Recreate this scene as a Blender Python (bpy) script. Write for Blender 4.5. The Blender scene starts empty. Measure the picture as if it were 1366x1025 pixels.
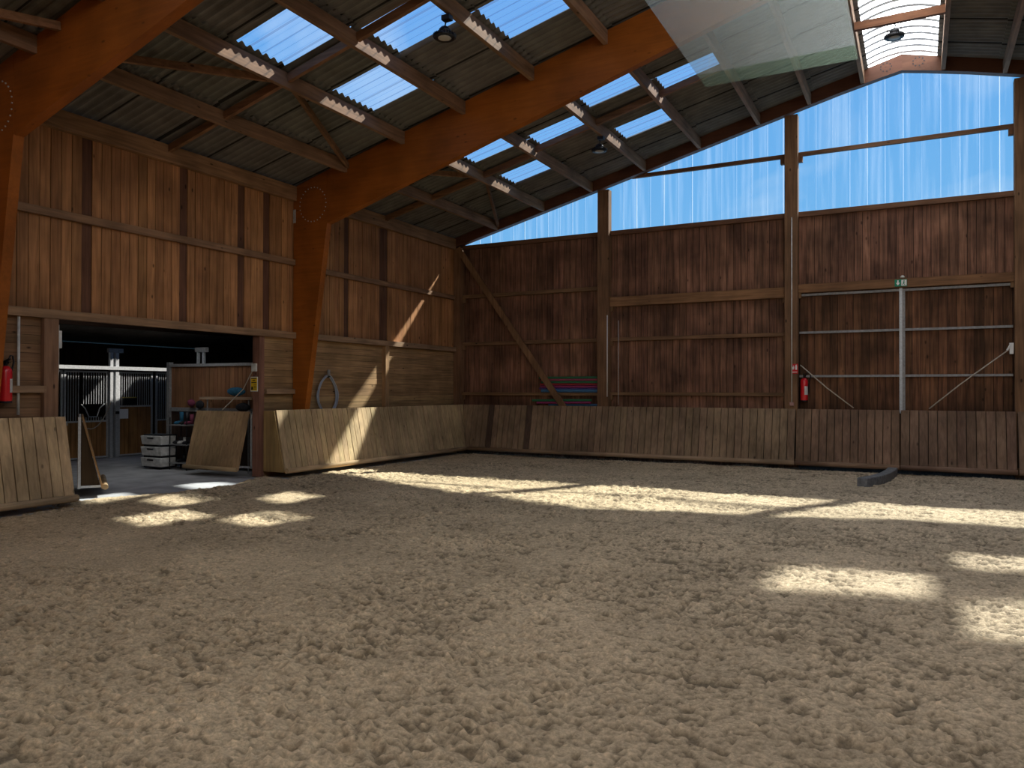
import bpy, math, random
import numpy as np
from mathutils import Vector, Matrix, Quaternion

random.seed(7)
C = bpy.context.scene.collection
DATA = bpy.data

# ------------------------------------------------------------------ materials
def new_mat(name):
    m = DATA.materials.new(name); m.use_nodes = True
    nt = m.node_tree; nt.nodes.clear()
    return m, nt

def N(nt, t, **kw):
    n = nt.nodes.new(t)
    for k, v in kw.items(): setattr(n, k, v)
    return n

def plain(name, col, rough=.6, metal=0., spec=.3, vary=0.0, scale=12.0, emit=None):
    m, nt = new_mat(name)
    o = N(nt, 'ShaderNodeOutputMaterial'); b = N(nt, 'ShaderNodeBsdfPrincipled')
    b.inputs['Roughness'].default_value = rough; b.inputs['Metallic'].default_value = metal
    b.inputs['Specular IOR Level'].default_value = spec
    b.inputs['Base Color'].default_value = (*col, 1)
    if vary > 0:
        tc = N(nt, 'ShaderNodeTexCoord'); no = N(nt, 'ShaderNodeTexNoise'); no.inputs['Scale'].default_value = scale
        no.inputs['Detail'].default_value = 4
        nt.links.new(tc.outputs['Object'], no.inputs['Vector'])
        mr = N(nt, 'ShaderNodeMapRange'); mr.inputs[1].default_value = .3; mr.inputs[2].default_value = .7
        mr.inputs[3].default_value = 1 - vary; mr.inputs[4].default_value = 1 + vary
        nt.links.new(no.outputs['Fac'], mr.inputs[0])
        mx = N(nt, 'ShaderNodeMix', data_type='RGBA', blend_type='MULTIPLY'); mx.inputs[0].default_value = 1
        mx.inputs[6].default_value = (*col, 1); nt.links.new(mr.outputs[0], mx.inputs[7])
        nt.links.new(mx.outputs[2], b.inputs['Base Color'])
    nt.links.new(b.outputs[0], o.inputs[0])
    return m

def wood(name, axis, rough=.75, grain=.35, knots=.75, stain=.25, knot_scale=6.5):
    """Board timber: colour from the mesh attribute 'Col', grain along one object axis, knots, stains."""
    m, nt = new_mat(name); L = nt.links.new
    o = N(nt, 'ShaderNodeOutputMaterial'); b = N(nt, 'ShaderNodeBsdfPrincipled')
    b.inputs['Roughness'].default_value = rough; b.inputs['Specular IOR Level'].default_value = .18
    at = N(nt, 'ShaderNodeAttribute'); at.attribute_name = 'Col'
    tc = N(nt, 'ShaderNodeTexCoord')
    mp = N(nt, 'ShaderNodeMapping'); s = [11., 11., 11.]; s['xyz'.index(axis)] = .7
    mp.inputs['Scale'].default_value = s; L(tc.outputs['Object'], mp.inputs['Vector'])
    w = N(nt, 'ShaderNodeMath', operation='MULTIPLY'); w.inputs[1].default_value = 43.0; L(at.outputs['Alpha'], w.inputs[0])
    no = N(nt, 'ShaderNodeTexNoise', noise_dimensions='4D'); no.inputs['Scale'].default_value = 1.6
    no.inputs['Detail'].default_value = 5; no.inputs['Distortion'].default_value = .6
    L(mp.outputs[0], no.inputs['Vector']); L(w.outputs[0], no.inputs['W'])
    mr = N(nt, 'ShaderNodeMapRange'); mr.inputs[1].default_value = .32; mr.inputs[2].default_value = .68
    mr.inputs[3].default_value = 1 - grain; mr.inputs[4].default_value = 1 + grain * .55
    L(no.outputs['Fac'], mr.inputs[0])
    st = N(nt, 'ShaderNodeTexNoise'); st.inputs['Scale'].default_value = 1.1; st.inputs['Detail'].default_value = 3
    L(tc.outputs['Object'], st.inputs['Vector'])
    ms = N(nt, 'ShaderNodeMapRange'); ms.inputs[1].default_value = .35; ms.inputs[2].default_value = .65
    ms.inputs[3].default_value = 1 - stain; ms.inputs[4].default_value = 1 + stain * .5; L(st.outputs['Fac'], ms.inputs[0])
    kp = N(nt, 'ShaderNodeMapping'); ks = [1., 1., 1.]; ks['xyz'.index(axis)] = .45; kp.inputs['Scale'].default_value = ks
    L(tc.outputs['Object'], kp.inputs['Vector'])
    kv = N(nt, 'ShaderNodeTexVoronoi', voronoi_dimensions='4D'); kv.inputs['Scale'].default_value = knot_scale
    L(kp.outputs[0], kv.inputs['Vector']); L(w.outputs[0], kv.inputs['W'])
    kr = N(nt, 'ShaderNodeMapRange'); kr.inputs[1].default_value = .09; kr.inputs[2].default_value = .17
    kr.inputs[3].default_value = 1 - knots; kr.inputs[4].default_value = 1; L(kv.outputs['Distance'], kr.inputs[0])
    a1 = N(nt, 'ShaderNodeMath', operation='MULTIPLY'); L(mr.outputs[0], a1.inputs[0]); L(ms.outputs[0], a1.inputs[1])
    a2 = N(nt, 'ShaderNodeMath', operation='MULTIPLY'); L(a1.outputs[0], a2.inputs[0]); L(kr.outputs[0], a2.inputs[1])
    mx = N(nt, 'ShaderNodeMix', data_type='RGBA', blend_type='MULTIPLY'); mx.inputs[0].default_value = 1
    L(at.outputs['Color'], mx.inputs[6]); L(a2.outputs[0], mx.inputs[7])
    L(mx.outputs[2], b.inputs['Base Color'])
    bu = N(nt, 'ShaderNodeBump'); bu.inputs['Strength'].default_value = .25; bu.inputs['Distance'].default_value = .01
    L(no.outputs['Fac'], bu.inputs['Height']); L(bu.outputs[0], b.inputs['Normal'])
    L(b.outputs[0], o.inputs[0])
    return m

W = {a: wood('wood_' + a, a) for a in 'xyz'}
WB = wood('wood_weathered_dark', 'z', grain=.5, stain=.45, knots=.6)
GL = wood('glulam_orange', 'x', rough=.5, grain=.15, knots=.5, stain=.25, knot_scale=7.)
KICK = wood('kickboard_wood', 'z', grain=.28, stain=.3, knots=.55)

GALV = plain('galvanised_steel', (.46, .48, .50), .45, .25, .5, .15, 25)
GALVD = plain('dull_steel', (.25, .25, .25), .55, .2, .4, .2, 20)
BLACK = plain('black_plastic', (.012, .012, .014), .45)
DARK = plain('dark_fabric', (.018, .018, .022), .8, vary=.3)
RED = plain('extinguisher_red', (.62, .012, .02), .28, 0, .6)
REDS = plain('sign_red', (.55, .015, .02), .45)
WHITE = plain('white_plastic', (.72, .73, .72), .5)
WHITED = plain('grubby_white_plastic', (.55, .55, .53), .55, vary=.25, scale=9)
GREENS = plain('sign_green', (.0, .22, .12), .4)
YELL = plain('sign_yellow', (.72, .48, .02), .5)
PAPER = plain('paper', (.75, .77, .8), .8)
ROPE = plain('rope_fibre', (.42, .37, .3), .9, vary=.3, scale=60)
HOSE = plain('hose_grey', (.30, .33, .40), .5)
CONC = plain('concrete', (.42, .42, .42), .75, 0, .25, .25, 2.2)
LOGM = plain('grey_worn_beam', (.16, .165, .17), .8, vary=.3, scale=14)
BLUE = plain('blue_cloth', (.015, .09, .16), .8, vary=.3)
PINK = plain('pink_cloth', (.15, .03, .06), .8)
LENS = plain('lamp_lens', (.42, .40, .37), .3)
POLEC = {'green': plain('pole_green', (.035, .16, .075), .45), 'pink': plain('pole_pink', (.29, .065, .10), .45),
         'red': plain('pole_red', (.29, .028, .036), .45), 'purple': plain('pole_purple', (.09, .05, .19), .45),
         'blue': plain('pole_blue', (.06, .16, .31), .45), 'magenta': plain('pole_magenta', (.28, .04, .13), .45)}

def roof_mat():
    m, nt = new_mat('fibre_cement'); L = nt.links.new
    o = N(nt, 'ShaderNodeOutputMaterial'); b = N(nt, 'ShaderNodeBsdfPrincipled')
    b.inputs['Roughness'].default_value = .85; b.inputs['Specular IOR Level'].default_value = .15
    at = N(nt, 'ShaderNodeAttribute'); at.attribute_name = 'Col'
    tc = N(nt, 'ShaderNodeTexCoord'); no = N(nt, 'ShaderNodeTexNoise'); no.inputs['Scale'].default_value = 2.5
    no.inputs['Detail'].default_value = 6; L(tc.outputs['Object'], no.inputs['Vector'])
    mr = N(nt, 'ShaderNodeMapRange'); mr.inputs[1].default_value = .3; mr.inputs[2].default_value = .7
    mr.inputs[3].default_value = .75; mr.inputs[4].default_value = 1.2; L(no.outputs['Fac'], mr.inputs[0])
    mx = N(nt, 'ShaderNodeMix', data_type='RGBA', blend_type='MULTIPLY'); mx.inputs[0].default_value = 1
    L(at.outputs['Color'], mx.inputs[6]); L(mr.outputs[0], mx.inputs[7]); L(mx.outputs[2], b.inputs['Base Color'])
    L(b.outputs[0], o.inputs[0]); return m
ROOF = roof_mat()

def clear_sheet(name, clear, tint, rib_axis=None, pitch=.4, ribw=.05, streak=0.0, dark=None, emit=0.0, white=(.85, .9, .95)):
    """Thin profiled plastic: mostly clear, partly milky; denser along its ribs and streaks."""
    m, nt = new_mat(name); L = nt.links.new
    o = N(nt, 'ShaderNodeOutputMaterial')
    tr = N(nt, 'ShaderNodeBsdfTransparent'); tr.inputs[0].default_value = (*tint, 1)
    tl = N(nt, 'ShaderNodeBsdfTranslucent'); tl.inputs[0].default_value = (*white, 1)
    df = N(nt, 'ShaderNodeBsdfDiffuse'); df.inputs[0].default_value = (*white, 1)
    mk = N(nt, 'ShaderNodeMixShader'); mk.inputs[0].default_value = .3; L(tl.outputs[0], mk.inputs[1]); L(df.outputs[0], mk.inputs[2])
    mix = N(nt, 'ShaderNodeMixShader')
    tc = N(nt, 'ShaderNodeTexCoord')
    val = N(nt, 'ShaderNodeValue'); val.outputs[0].default_value = 1 - clear
    fac = val.outputs[0]
    if rib_axis:
        sp = N(nt, 'ShaderNodeSeparateXYZ'); L(tc.outputs['Object'], sp.inputs[0])
        dv = N(nt, 'ShaderNodeMath', operation='DIVIDE'); L(sp.outputs['xyz'.index(rib_axis)], dv.inputs[0]); dv.inputs[1].default_value = pitch
        fr = N(nt, 'ShaderNodeMath', operation='FRACT'); L(dv.outputs[0], fr.inputs[0])
        lt = N(nt, 'ShaderNodeMath', operation='LESS_THAN'); L(fr.outputs[0], lt.inputs[0]); lt.inputs[1].default_value = ribw / pitch
        fl = N(nt, 'ShaderNodeMath', operation='FLOOR'); L(dv.outputs[0], fl.inputs[0])
        wn = N(nt, 'ShaderNodeTexWhiteNoise', noise_dimensions='1D'); L(fl.outputs[0], wn.inputs['W'])
        pw = N(nt, 'ShaderNodeMath', operation='POWER'); L(wn.outputs['Value'], pw.inputs[0]); pw.inputs[1].default_value = 2.0
        sc = N(nt, 'ShaderNodeMath', operation='MULTIPLY_ADD'); L(pw.outputs[0], sc.inputs[0]); sc.inputs[1].default_value = .28; sc.inputs[2].default_value = .06
        rb = N(nt, 'ShaderNodeMath', operation='MULTIPLY'); L(lt.outputs[0], rb.inputs[0]); L(sc.outputs[0], rb.inputs[1])
        if dark:
            tm = N(nt, 'ShaderNodeMix', data_type='RGBA'); L(lt.outputs[0], tm.inputs[0]); tm.inputs[6].default_value = (*tint, 1); tm.inputs[7].default_value = (*dark, 1)
            L(tm.outputs[2], tr.inputs[0])
        else:
            ad = N(nt, 'ShaderNodeMath', operation='ADD'); L(fac, ad.inputs[0]); L(rb.outputs[0], ad.inputs[1]); fac = ad.outputs[0]
    if streak:
        mp = N(nt, 'ShaderNodeMapping'); s = [9., 9., 9.]; s[2] = .35; mp.inputs['Scale'].default_value = s
        L(tc.outputs['Object'], mp.inputs[0])
        no = N(nt, 'ShaderNodeTexNoise'); no.inputs['Scale'].default_value = 1.; no.inputs['Detail'].default_value = 5
        L(mp.outputs[0], no.inputs['Vector'])
        mr = N(nt, 'ShaderNodeMapRange'); mr.inputs[1].default_value = .46; mr.inputs[2].default_value = .75
        mr.inputs[3].default_value = 0; mr.inputs[4].default_value = streak; L(no.outputs['Fac'], mr.inputs[0])
        ad = N(nt, 'ShaderNodeMath', operation='ADD'); L(fac, ad.inputs[0]); L(mr.outputs[0], ad.inputs[1]); fac = ad.outputs[0]
    L(fac, mix.inputs[0]); L(tr.outputs[0], mix.inputs[1]); L(mk.outputs[0], mix.inputs[2])
    L(mix.outputs[0], o.inputs[0])
    return m
SKY = clear_sheet('clear_roof_sheet', .95, (.85, .93, 1.0), 'y', .236, .026, dark=(.50, .62, .74))
GABLE = clear_sheet('clear_gable_sheet', .955, (.86, .95, 1.0), 'x', .40, .03, .10)
PANEL = clear_sheet('glass_reflection_sheet', .70, (.97, 1, .98), white=(.62, .66, .64))  # pale reflection in window glass, made as a see-through sheet
REFLG = clear_sheet('glass_reflection_edge', .80, (.93, 1, .94), white=(.42, .52, .42))

def ridge_mat():
    m, nt = new_mat('milky_ridge_sheet'); L = nt.links.new
    o = N(nt, 'ShaderNodeOutputMaterial')
    tl = N(nt, 'ShaderNodeBsdfTranslucent'); tl.inputs[0].default_value = (.9, .93, .95, 1)
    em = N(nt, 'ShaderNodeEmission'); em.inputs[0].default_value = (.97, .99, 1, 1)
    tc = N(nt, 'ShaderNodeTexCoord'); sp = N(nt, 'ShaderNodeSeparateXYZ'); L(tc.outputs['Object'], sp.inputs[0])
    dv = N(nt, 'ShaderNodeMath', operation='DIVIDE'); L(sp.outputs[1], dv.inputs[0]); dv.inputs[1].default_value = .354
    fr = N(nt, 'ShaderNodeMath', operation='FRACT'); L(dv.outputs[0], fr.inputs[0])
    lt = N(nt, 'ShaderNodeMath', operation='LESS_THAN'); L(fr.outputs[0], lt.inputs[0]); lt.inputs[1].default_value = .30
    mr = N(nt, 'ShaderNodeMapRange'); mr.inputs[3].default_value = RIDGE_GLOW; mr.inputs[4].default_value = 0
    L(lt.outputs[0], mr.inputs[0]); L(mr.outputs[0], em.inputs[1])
    ad = N(nt, 'ShaderNodeAddShader'); L(tl.outputs[0], ad.inputs[0]); L(em.outputs[0], ad.inputs[1])
    dk = N(nt, 'ShaderNodeBsdfDiffuse'); dk.inputs[0].default_value = (.6, .62, .64, 1)  # dark bands stand in for corrugation shading lost in the glow
    mxs = N(nt, 'ShaderNodeMixShader'); L(lt.outputs[0], mxs.inputs[0]); L(ad.outputs[0], mxs.inputs[1]); L(dk.outputs[0], mxs.inputs[2])
    L(mxs.outputs[0], o.inputs[0]); return m
RIDGE_GLOW = 4.0  # sheet emits light of its own, added to brighten the hall
RIDGE = ridge_mat()

def sand_mat():
    m, nt = new_mat('riding_sand'); L = nt.links.new
    o = N(nt, 'ShaderNodeOutputMaterial'); b = N(nt, 'ShaderNodeBsdfPrincipled')
    b.inputs['Roughness'].default_value = .95; b.inputs['Specular IOR Level'].default_value = .08
    at = N(nt, 'ShaderNodeAttribute'); at.attribute_name = 'Col'
    tc = N(nt, 'ShaderNodeTexCoord')
    n1 = N(nt, 'ShaderNodeTexNoise'); n1.inputs['Scale'].default_value = 38; n1.inputs['Detail'].default_value = 6; n1.inputs['Roughness'].default_value = .65
    L(tc.outputs['Object'], n1.inputs['Vector'])
    n2 = N(nt, 'ShaderNodeTexNoise'); n2.inputs['Scale'].default_value = .7; n2.inputs['Detail'].default_value = 4
    L(tc.outputs['Object'], n2.inputs['Vector'])
    r1 = N(nt, 'ShaderNodeMapRange'); r1.inputs[1].default_value = .33; r1.inputs[2].default_value = .66; r1.inputs[3].default_value = .66; r1.inputs[4].default_value = 1.22
    L(n1.outputs['Fac'], r1.inputs[0])
    r2 = N(nt, 'ShaderNodeMapRange'); r2.inputs[1].default_value = .3; r2.inputs[2].default_value = .7; r2.inputs[3].default_value = .86; r2.inputs[4].default_value = 1.12
    L(n2.outputs['Fac'], r2.inputs[0])
    mu = N(nt, 'ShaderNodeMath', operation='MULTIPLY'); L(r1.outputs[0], mu.inputs[0]); L(r2.outputs[0], mu.inputs[1])
    mx = N(nt, 'ShaderNodeMix', data_type='RGBA', blend_type='MULTIPLY'); mx.inputs[0].default_value = 1
    L(at.outputs['Color'], mx.inputs[6]); L(mu.outputs[0], mx.inputs[7]); L(mx.outputs[2], b.inputs['Base Color'])
    n3 = N(nt, 'ShaderNodeTexNoise'); n3.inputs['Scale'].default_value = 55; n3.inputs['Detail'].default_value = 8; n3.inputs['Roughness'].default_value = .7
    L(tc.outputs['Object'], n3.inputs['Vector'])
    bu = N(nt, 'ShaderNodeBump'); bu.inputs['Strength'].default_value = .9; bu.inputs['Distance'].default_value = .025
    L(n3.outputs['Fac'], bu.inputs['Height']); L(bu.outputs[0], b.inputs['Normal'])
    L(b.outputs[0], o.inputs[0]); return m
SAND = sand_mat()

# ------------------------------------------------------------------ mesh builder
def tone(col, j=.12):
    k = 1 + random.uniform(-j, j)
    return (col[0] * k, col[1] * k * (1 + random.uniform(-.03, .03)), col[2] * k, random.random())

class MB:
    def __init__(s): s.v = []; s.f = []; s.c = []
    def add(s, verts, faces, col=(1, 1, 1, .5)):
        o = len(s.v); s.v += [tuple(p) for p in verts]
        s.f += [tuple(i + o for i in f) for f in faces]; s.c += [col] * len(faces)
    def box(s, a, b, col=(1, 1, 1, .5)):
        x0, y0, z0 = (min(p, q) for p, q in zip(a, b)); x1, y1, z1 = (max(p, q) for p, q in zip(a, b))
        s.add([(x0, y0, z0), (x1, y0, z0), (x1, y1, z0), (x0, y1, z0), (x0, y0, z1), (x1, y0, z1), (x1, y1, z1), (x0, y1, z1)],
              [(0, 3, 2, 1), (4, 5, 6, 7), (0, 1, 5, 4), (1, 2, 6, 5), (2, 3, 7, 6), (3, 0, 4, 7)], col)
    def hexa(s, low, high, col=(1, 1, 1, .5)):
        """Box between two quads (four corners each, same order)."""
        s.add(list(low) + list(high), [(3, 2, 1, 0), (4, 5, 6, 7), (0, 1, 5, 4), (1, 2, 6, 5), (2, 3, 7, 6), (3, 0, 4, 7)], col)
    def bar(s, p, q, w, h, up=(0, 0, 1), col=(1, 1, 1, .5)):
        """Rectangular bar from p to q; w across, h along up."""
        p = Vector(p); q = Vector(q); d = (q - p).normalized(); u = Vector(up); r = d.cross(u)
        if r.length < 1e-4: r = d.cross(Vector((0, 1, 0)))
        r.normalize(); u = r.cross(d).normalized()
        a = [p - r * w / 2 - u * h / 2, p + r * w / 2 - u * h / 2, p + r * w / 2 + u * h / 2, p - r * w / 2 + u * h / 2]
        s.hexa(a, [k + (q - p) for k in a], col)
    def prism(s, poly, vec, col=(1, 1, 1, .5)):
        """Extrude a planar polygon (3-D points) along vec."""
        n = len(poly); P = [Vector(p) for p in poly]; Q = [p + Vector(vec) for p in P]
        f = [tuple(range(n)), tuple(range(2 * n - 1, n - 1, -1))] + [(i, i + n, (i + 1) % n + n, (i + 1) % n) for i in range(n)]
        s.add(P + Q, f, col)
    def tube(s, pts, r, n=8, closed=False, col=(1, 1, 1, .5)):
        P = [Vector(p) for p in pts]; rings = []; m = len(P)
        ref = Vector((0, 0, 1))
        for i, p in enumerate(P):
            if closed: t = P[(i + 1) % m] - P[i - 1]
            else: t = P[min(i + 1, m - 1)] - P[max(i - 1, 0)]
            t.normalize()
            if abs(t.dot(ref)) > .95: ref2 = Vector((1, 0, 0))
            else: ref2 = ref
            a = t.cross(ref2).normalized(); b = t.cross(a).normalized()
            rr = r[i] if isinstance(r, (list, tuple)) else r
            rings.append([p + (a * math.cos(k * 2 * math.pi / n) + b * math.sin(k * 2 * math.pi / n)) * rr for k in range(n)])
        vs = [q for g in rings for q in g]; fs = []
        for i in range(m if closed else m - 1):
            j = (i + 1) % m
            for k in range(n): fs.append((i * n + k, i * n + (k + 1) % n, j * n + (k + 1) % n, j * n + k))
        if not closed: fs += [tuple(range(n - 1, -1, -1)), tuple(range((m - 1) * n, m * n))]
        s.add(vs, fs, col)
    def lathe(s, prof, c=(0, 0, 0), n=20, axis='z', col=(1, 1, 1, .5)):
        """Profile of (radius, height) turned about an axis through c."""
        vs = []; fs = []; m = len(prof)
        for (r, h) in prof:
            for k in range(n):
                a = 2 * math.pi * k / n; x, y = r * math.cos(a), r * math.sin(a)
                vs.append({'z': (c[0] + x, c[1] + y, c[2] + h), 'y': (c[0] + x, c[1] + h, c[2] + y), 'x': (c[0] + h, c[1] + x, c[2] + y)}[axis])
        for i in range(m - 1):
            for k in range(n): fs.append((i * n + k, i * n + (k + 1) % n, (i + 1) * n + (k + 1) % n, (i + 1) * n + k))
        fs += [tuple(range(n - 1, -1, -1)), tuple(range((m - 1) * n, m * n))]
        s.add(vs, fs, col)
    def build(s, name, mat, parent=None, loc=None, smooth=False, bevel=0):
        """ONE mesh object; the points given in world space, origin at loc or at the parent's base."""
        base = Vector((0, 0, 0))
        if parent: base = wloc(parent)
        elif loc is not None: base = Vector(loc)
        me = DATA.meshes.new(name); me.from_pydata([tuple(Vector(p) - base) for p in s.v], [], s.f)
        ca = me.color_attributes.new('Col', 'FLOAT_COLOR', 'CORNER')
        arr = np.concatenate([np.tile(np.array(c, dtype=np.float32), len(f)) for f, c in zip(s.f, s.c)])
        ca.data.foreach_set('color', arr)
        me.materials.append(mat)
        if smooth:
            me.polygons.foreach_set('use_smooth', [len(f) <= 4 for f in s.f])
        me.update()
        o = DATA.objects.new(name, me); C.objects.link(o)
        if parent: o.parent = parent
        elif loc is not None: o.location = base
        if bevel:
            bv = o.modifiers.new('bevel', 'BEVEL'); bv.width = bevel; bv.segments = 2; bv.limit_method = 'ANGLE'
        return o

def wloc(o):
    p = Vector((0, 0, 0))
    while o: p += o.location; o = o.parent
    return p

def tag(o, label, cat, group=None, kind=None):
    o['label'] = label; o['category'] = cat
    if group: o['group'] = group
    if kind: o['kind'] = kind
    return o
def thing(name, label, cat, loc=(0, 0, 0), group=None):
    o = DATA.objects.new(name, None); C.objects.link(o); o.location = loc; o.empty_display_size = .1
    return tag(o, label, cat, group)
def struct(o, label, cat): return tag(o, label, cat, None, 'structure')
def copy_thing(src, loc, label):
    """Copy a thing with its parts and sub-parts."""
    r = src.copy(); C.objects.link(r); r.location = loc; r['label'] = label
    for ch in src.children:
        c = ch.copy(); C.objects.link(c); c.parent = r
        for g in ch.children:
            d = g.copy(); C.objects.link(d); d.parent = c
    return r

# ------------------------------------------------------------------ the hall: measures in metres
# x to the right along the back wall (0 = left wall), y = 0 at the back wall and negative towards the camera, z up
HW = 25.6; RX = 12.8; YF = -22.0
SL = .255
def roof_z(x, c=6.68): return c + SL * (x if x <= RX else 2 * RX - x)
F2, F1, FT = -7.36, -14.32, .16          # near faces of the two portal frames, their thickness

TIM = (.26, .15, .085); TIMD = (.19, .10, .055)
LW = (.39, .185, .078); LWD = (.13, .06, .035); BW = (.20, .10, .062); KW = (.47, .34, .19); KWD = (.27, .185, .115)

# ------------------------------------------------------------------ sand
def vnoise(X, Y, fx, fy, seed):
    r = np.random.RandomState(seed); G = r.rand(512, 512)
    x = X * fx + seed * 3.17; y = Y * fy + seed * 1.31
    xi = np.floor(x).astype(int); yi = np.floor(y).astype(int); u = x - xi; v = y - yi
    u = u * u * (3 - 2 * u); v = v * v * (3 - 2 * v)
    g = lambda a, b: G[(a) % 512, (b) % 512]
    return (g(xi, yi) * (1 - u) + g(xi + 1, yi) * u) * (1 - v) + (g(xi, yi + 1) * (1 - u) + g(xi + 1, yi + 1) * u) * v
def sm(a, b, x): t = np.clip((x - a) / (b - a), 0, 1); return t * t * (3 - 2 * t)

def make_floor():
    xs = np.concatenate([np.arange(.02, 18., .020), np.arange(18., HW, .10)])
    ys = [-.02]; 
    while ys[-1] > -18.6: ys.append(ys[-1] - (.016 + .0019 * max(0, (ys[-1] + 18.6))))
    ys = np.array(ys + [-19.5, -20.5, -21.97])
    X, Y = np.meshgrid(xs, ys)
    z = np.full(X.shape, -.125)
    z += .030 * (vnoise(X, Y, .45, .45, 1) - .5) + .035 * (vnoise(X, Y, 1.5, 1.6, 2) - .5)
    wr = sm(8.0, 13.0, X + .35 * (Y + 10)) ; wr = wr * sm(-17.5, -14.0, Y)          # harrowed side on the right
    clump = np.abs(vnoise(X, Y, 4.5, 4.5, 3) - .5) * 2
    cl2 = vnoise(X, Y, 9, 10, 4); cl3 = vnoise(X, Y, 19, 22, 5); cl4 = vnoise(X, Y, 36, 42, 8)
    rough = .45 + .9 * sm(.35, .7, vnoise(X, Y, .8, .8, 9))
    rough *= 1 - .75 * sm(2.2, .6, np.hypot((X - 4.4) / 2.0, (Y + 14.6) / .75))       # swept, smoother patch by the gate
    z += rough * (1 - .45 * wr) * (.022 * (clump - .5) + .020 * (cl2 - .5) + .020 * (cl3 - .5) * (.4 + 1.2 * cl2) + .014 * (cl4 - .5))
    st = vnoise(X + .06 * Y, Y, 1.1, 8.5, 6); st2 = vnoise(X, Y, 2.6, 19, 7)
    z += wr * (.022 * (st - .5) + .016 * (st2 - .5))
    # crumbs and little holes, denser in some places; drawn out along the harrow lines on the right
    dens = .5 * (vnoise(X, Y, .9, 1.1, 21) - .5) + .30 * (vnoise(X, Y, 3.1, 3.1, 22) - .5)
    dens -= .12 * sm(2.2, .6, np.hypot((X - 4.4) / 2.0, (Y + 14.6) / .75))
    p1 = sm(.70, .86, vnoise(X, Y, 10, 15, 23) + .40 * dens); p2 = sm(.68, .86, vnoise(X, Y, 20, 30, 24) + .42 * dens)
    p3 = sm(.62, .84, vnoise(X, Y, 36, 48, 25) + .38 * dens)
    p4 = wr * sm(.68, .86, vnoise(X + .08 * Y, Y, 2.4, 13, 26) + .3 * dens) * sm(.3, .6, vnoise(X, Y, 15, 22, 27))
    pits = np.clip(.9 * p1 * sm(.3, .6, vnoise(X, Y, 25, 30, 28)) + .9 * p2 + .75 * p3 + .8 * p4, 0, 1.1)
    crumb = sm(.74, .9, vnoise(X, Y, 30, 34, 29) + .2 * dens)
    z += -.026 * pits + .014 * crumb
    # hoof prints
    r = np.random.RandomState(4); n = 1500
    hx = r.uniform(1, 18, n); hy = r.uniform(-18.5, -1, n)
    for x, y in zip(hx, hy):
        i0, i1 = np.searchsorted(xs, [x - .2, x + .2]); j = np.searchsorted(-ys, [-y - .2, -y + .2])
        if i1 <= i0 or j[1] <= j[0]: continue
        xx = X[j[0]:j[1], i0:i1] - x; yy = Y[j[0]:j[1], i0:i1] - y
        a = r.uniform(0, 6.28); d = np.hypot(xx * math.cos(a) + yy * math.sin(a), (yy * math.cos(a) - xx * math.sin(a)) * 1.35)
        k = r.uniform(.4, 1)
        z[j[0]:j[1], i0:i1] += k * (-.030 * np.exp(-(d / .055) ** 2) + .012 * np.exp(-((d - .11) / .04) ** 2))
    edge = .12 + .5 * sm(-12.9, -10.3, Y) - .55 * sm(-10.0, -8.1, Y) + .22 * (vnoise(X, Y, 2.5, 2.5, 11) - .5)
    ins = sm(-13.25, -13.05, Y) * (1 - sm(-8.45, -8.25, Y))
    z += ins * (-.12 * sm(.10, -.15, X - edge) + .05 * np.exp(-((X - edge - .35) / .35) ** 2))
    z += -.05 * sm(.9, .1, -Y) - .04 * sm(.9, .2, X) * (1 - ins)
    h, w = X.shape
    co = np.stack([X, Y, z], -1).reshape(-1, 3).astype(np.float32)
    idx = np.arange(h * w).reshape(h, w)
    q = np.stack([idx[1:, :-1], idx[1:, 1:], idx[:-1, 1:], idx[:-1, :-1]], -1).reshape(-1, 4)
    me = DATA.meshes.new('floor'); me.vertices.add(h * w); me.vertices.foreach_set('co', co.ravel())
    me.loops.add(q.size); me.loops.foreach_set('vertex_index', q.ravel().astype(np.int32))
    me.polygons.add(len(q)); me.polygons.foreach_set('loop_start', np.arange(0, q.size, 4, dtype=np.int32))
    me.polygons.foreach_set('use_smooth', np.ones(len(q), dtype=bool))
    me.update(calc_edges=True)
    ca = me.color_attributes.new('Col', 'FLOAT_COLOR', 'POINT')
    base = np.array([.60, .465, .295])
    k = (1.04 + 2.5 * np.clip(z - (-.125), -.06, .05) + .22 * (vnoise(X, Y, 30, 30, 12) - .5) + .18 * crumb) * (1 - .62 * np.clip(pits, 0, 1))  # relief shading painted in: holes and hollows darker, crumbs lighter
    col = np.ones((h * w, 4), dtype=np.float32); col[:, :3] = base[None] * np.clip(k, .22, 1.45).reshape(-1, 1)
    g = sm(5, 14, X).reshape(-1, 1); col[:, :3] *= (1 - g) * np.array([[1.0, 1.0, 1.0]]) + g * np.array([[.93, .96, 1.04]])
    ca.data.foreach_set('color', col.ravel())
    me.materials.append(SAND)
    o = DATA.objects.new('floor', me); C.objects.link(o)
    struct(o, 'churned beige sand floor of the riding arena', 'floor')
make_floor()

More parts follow.
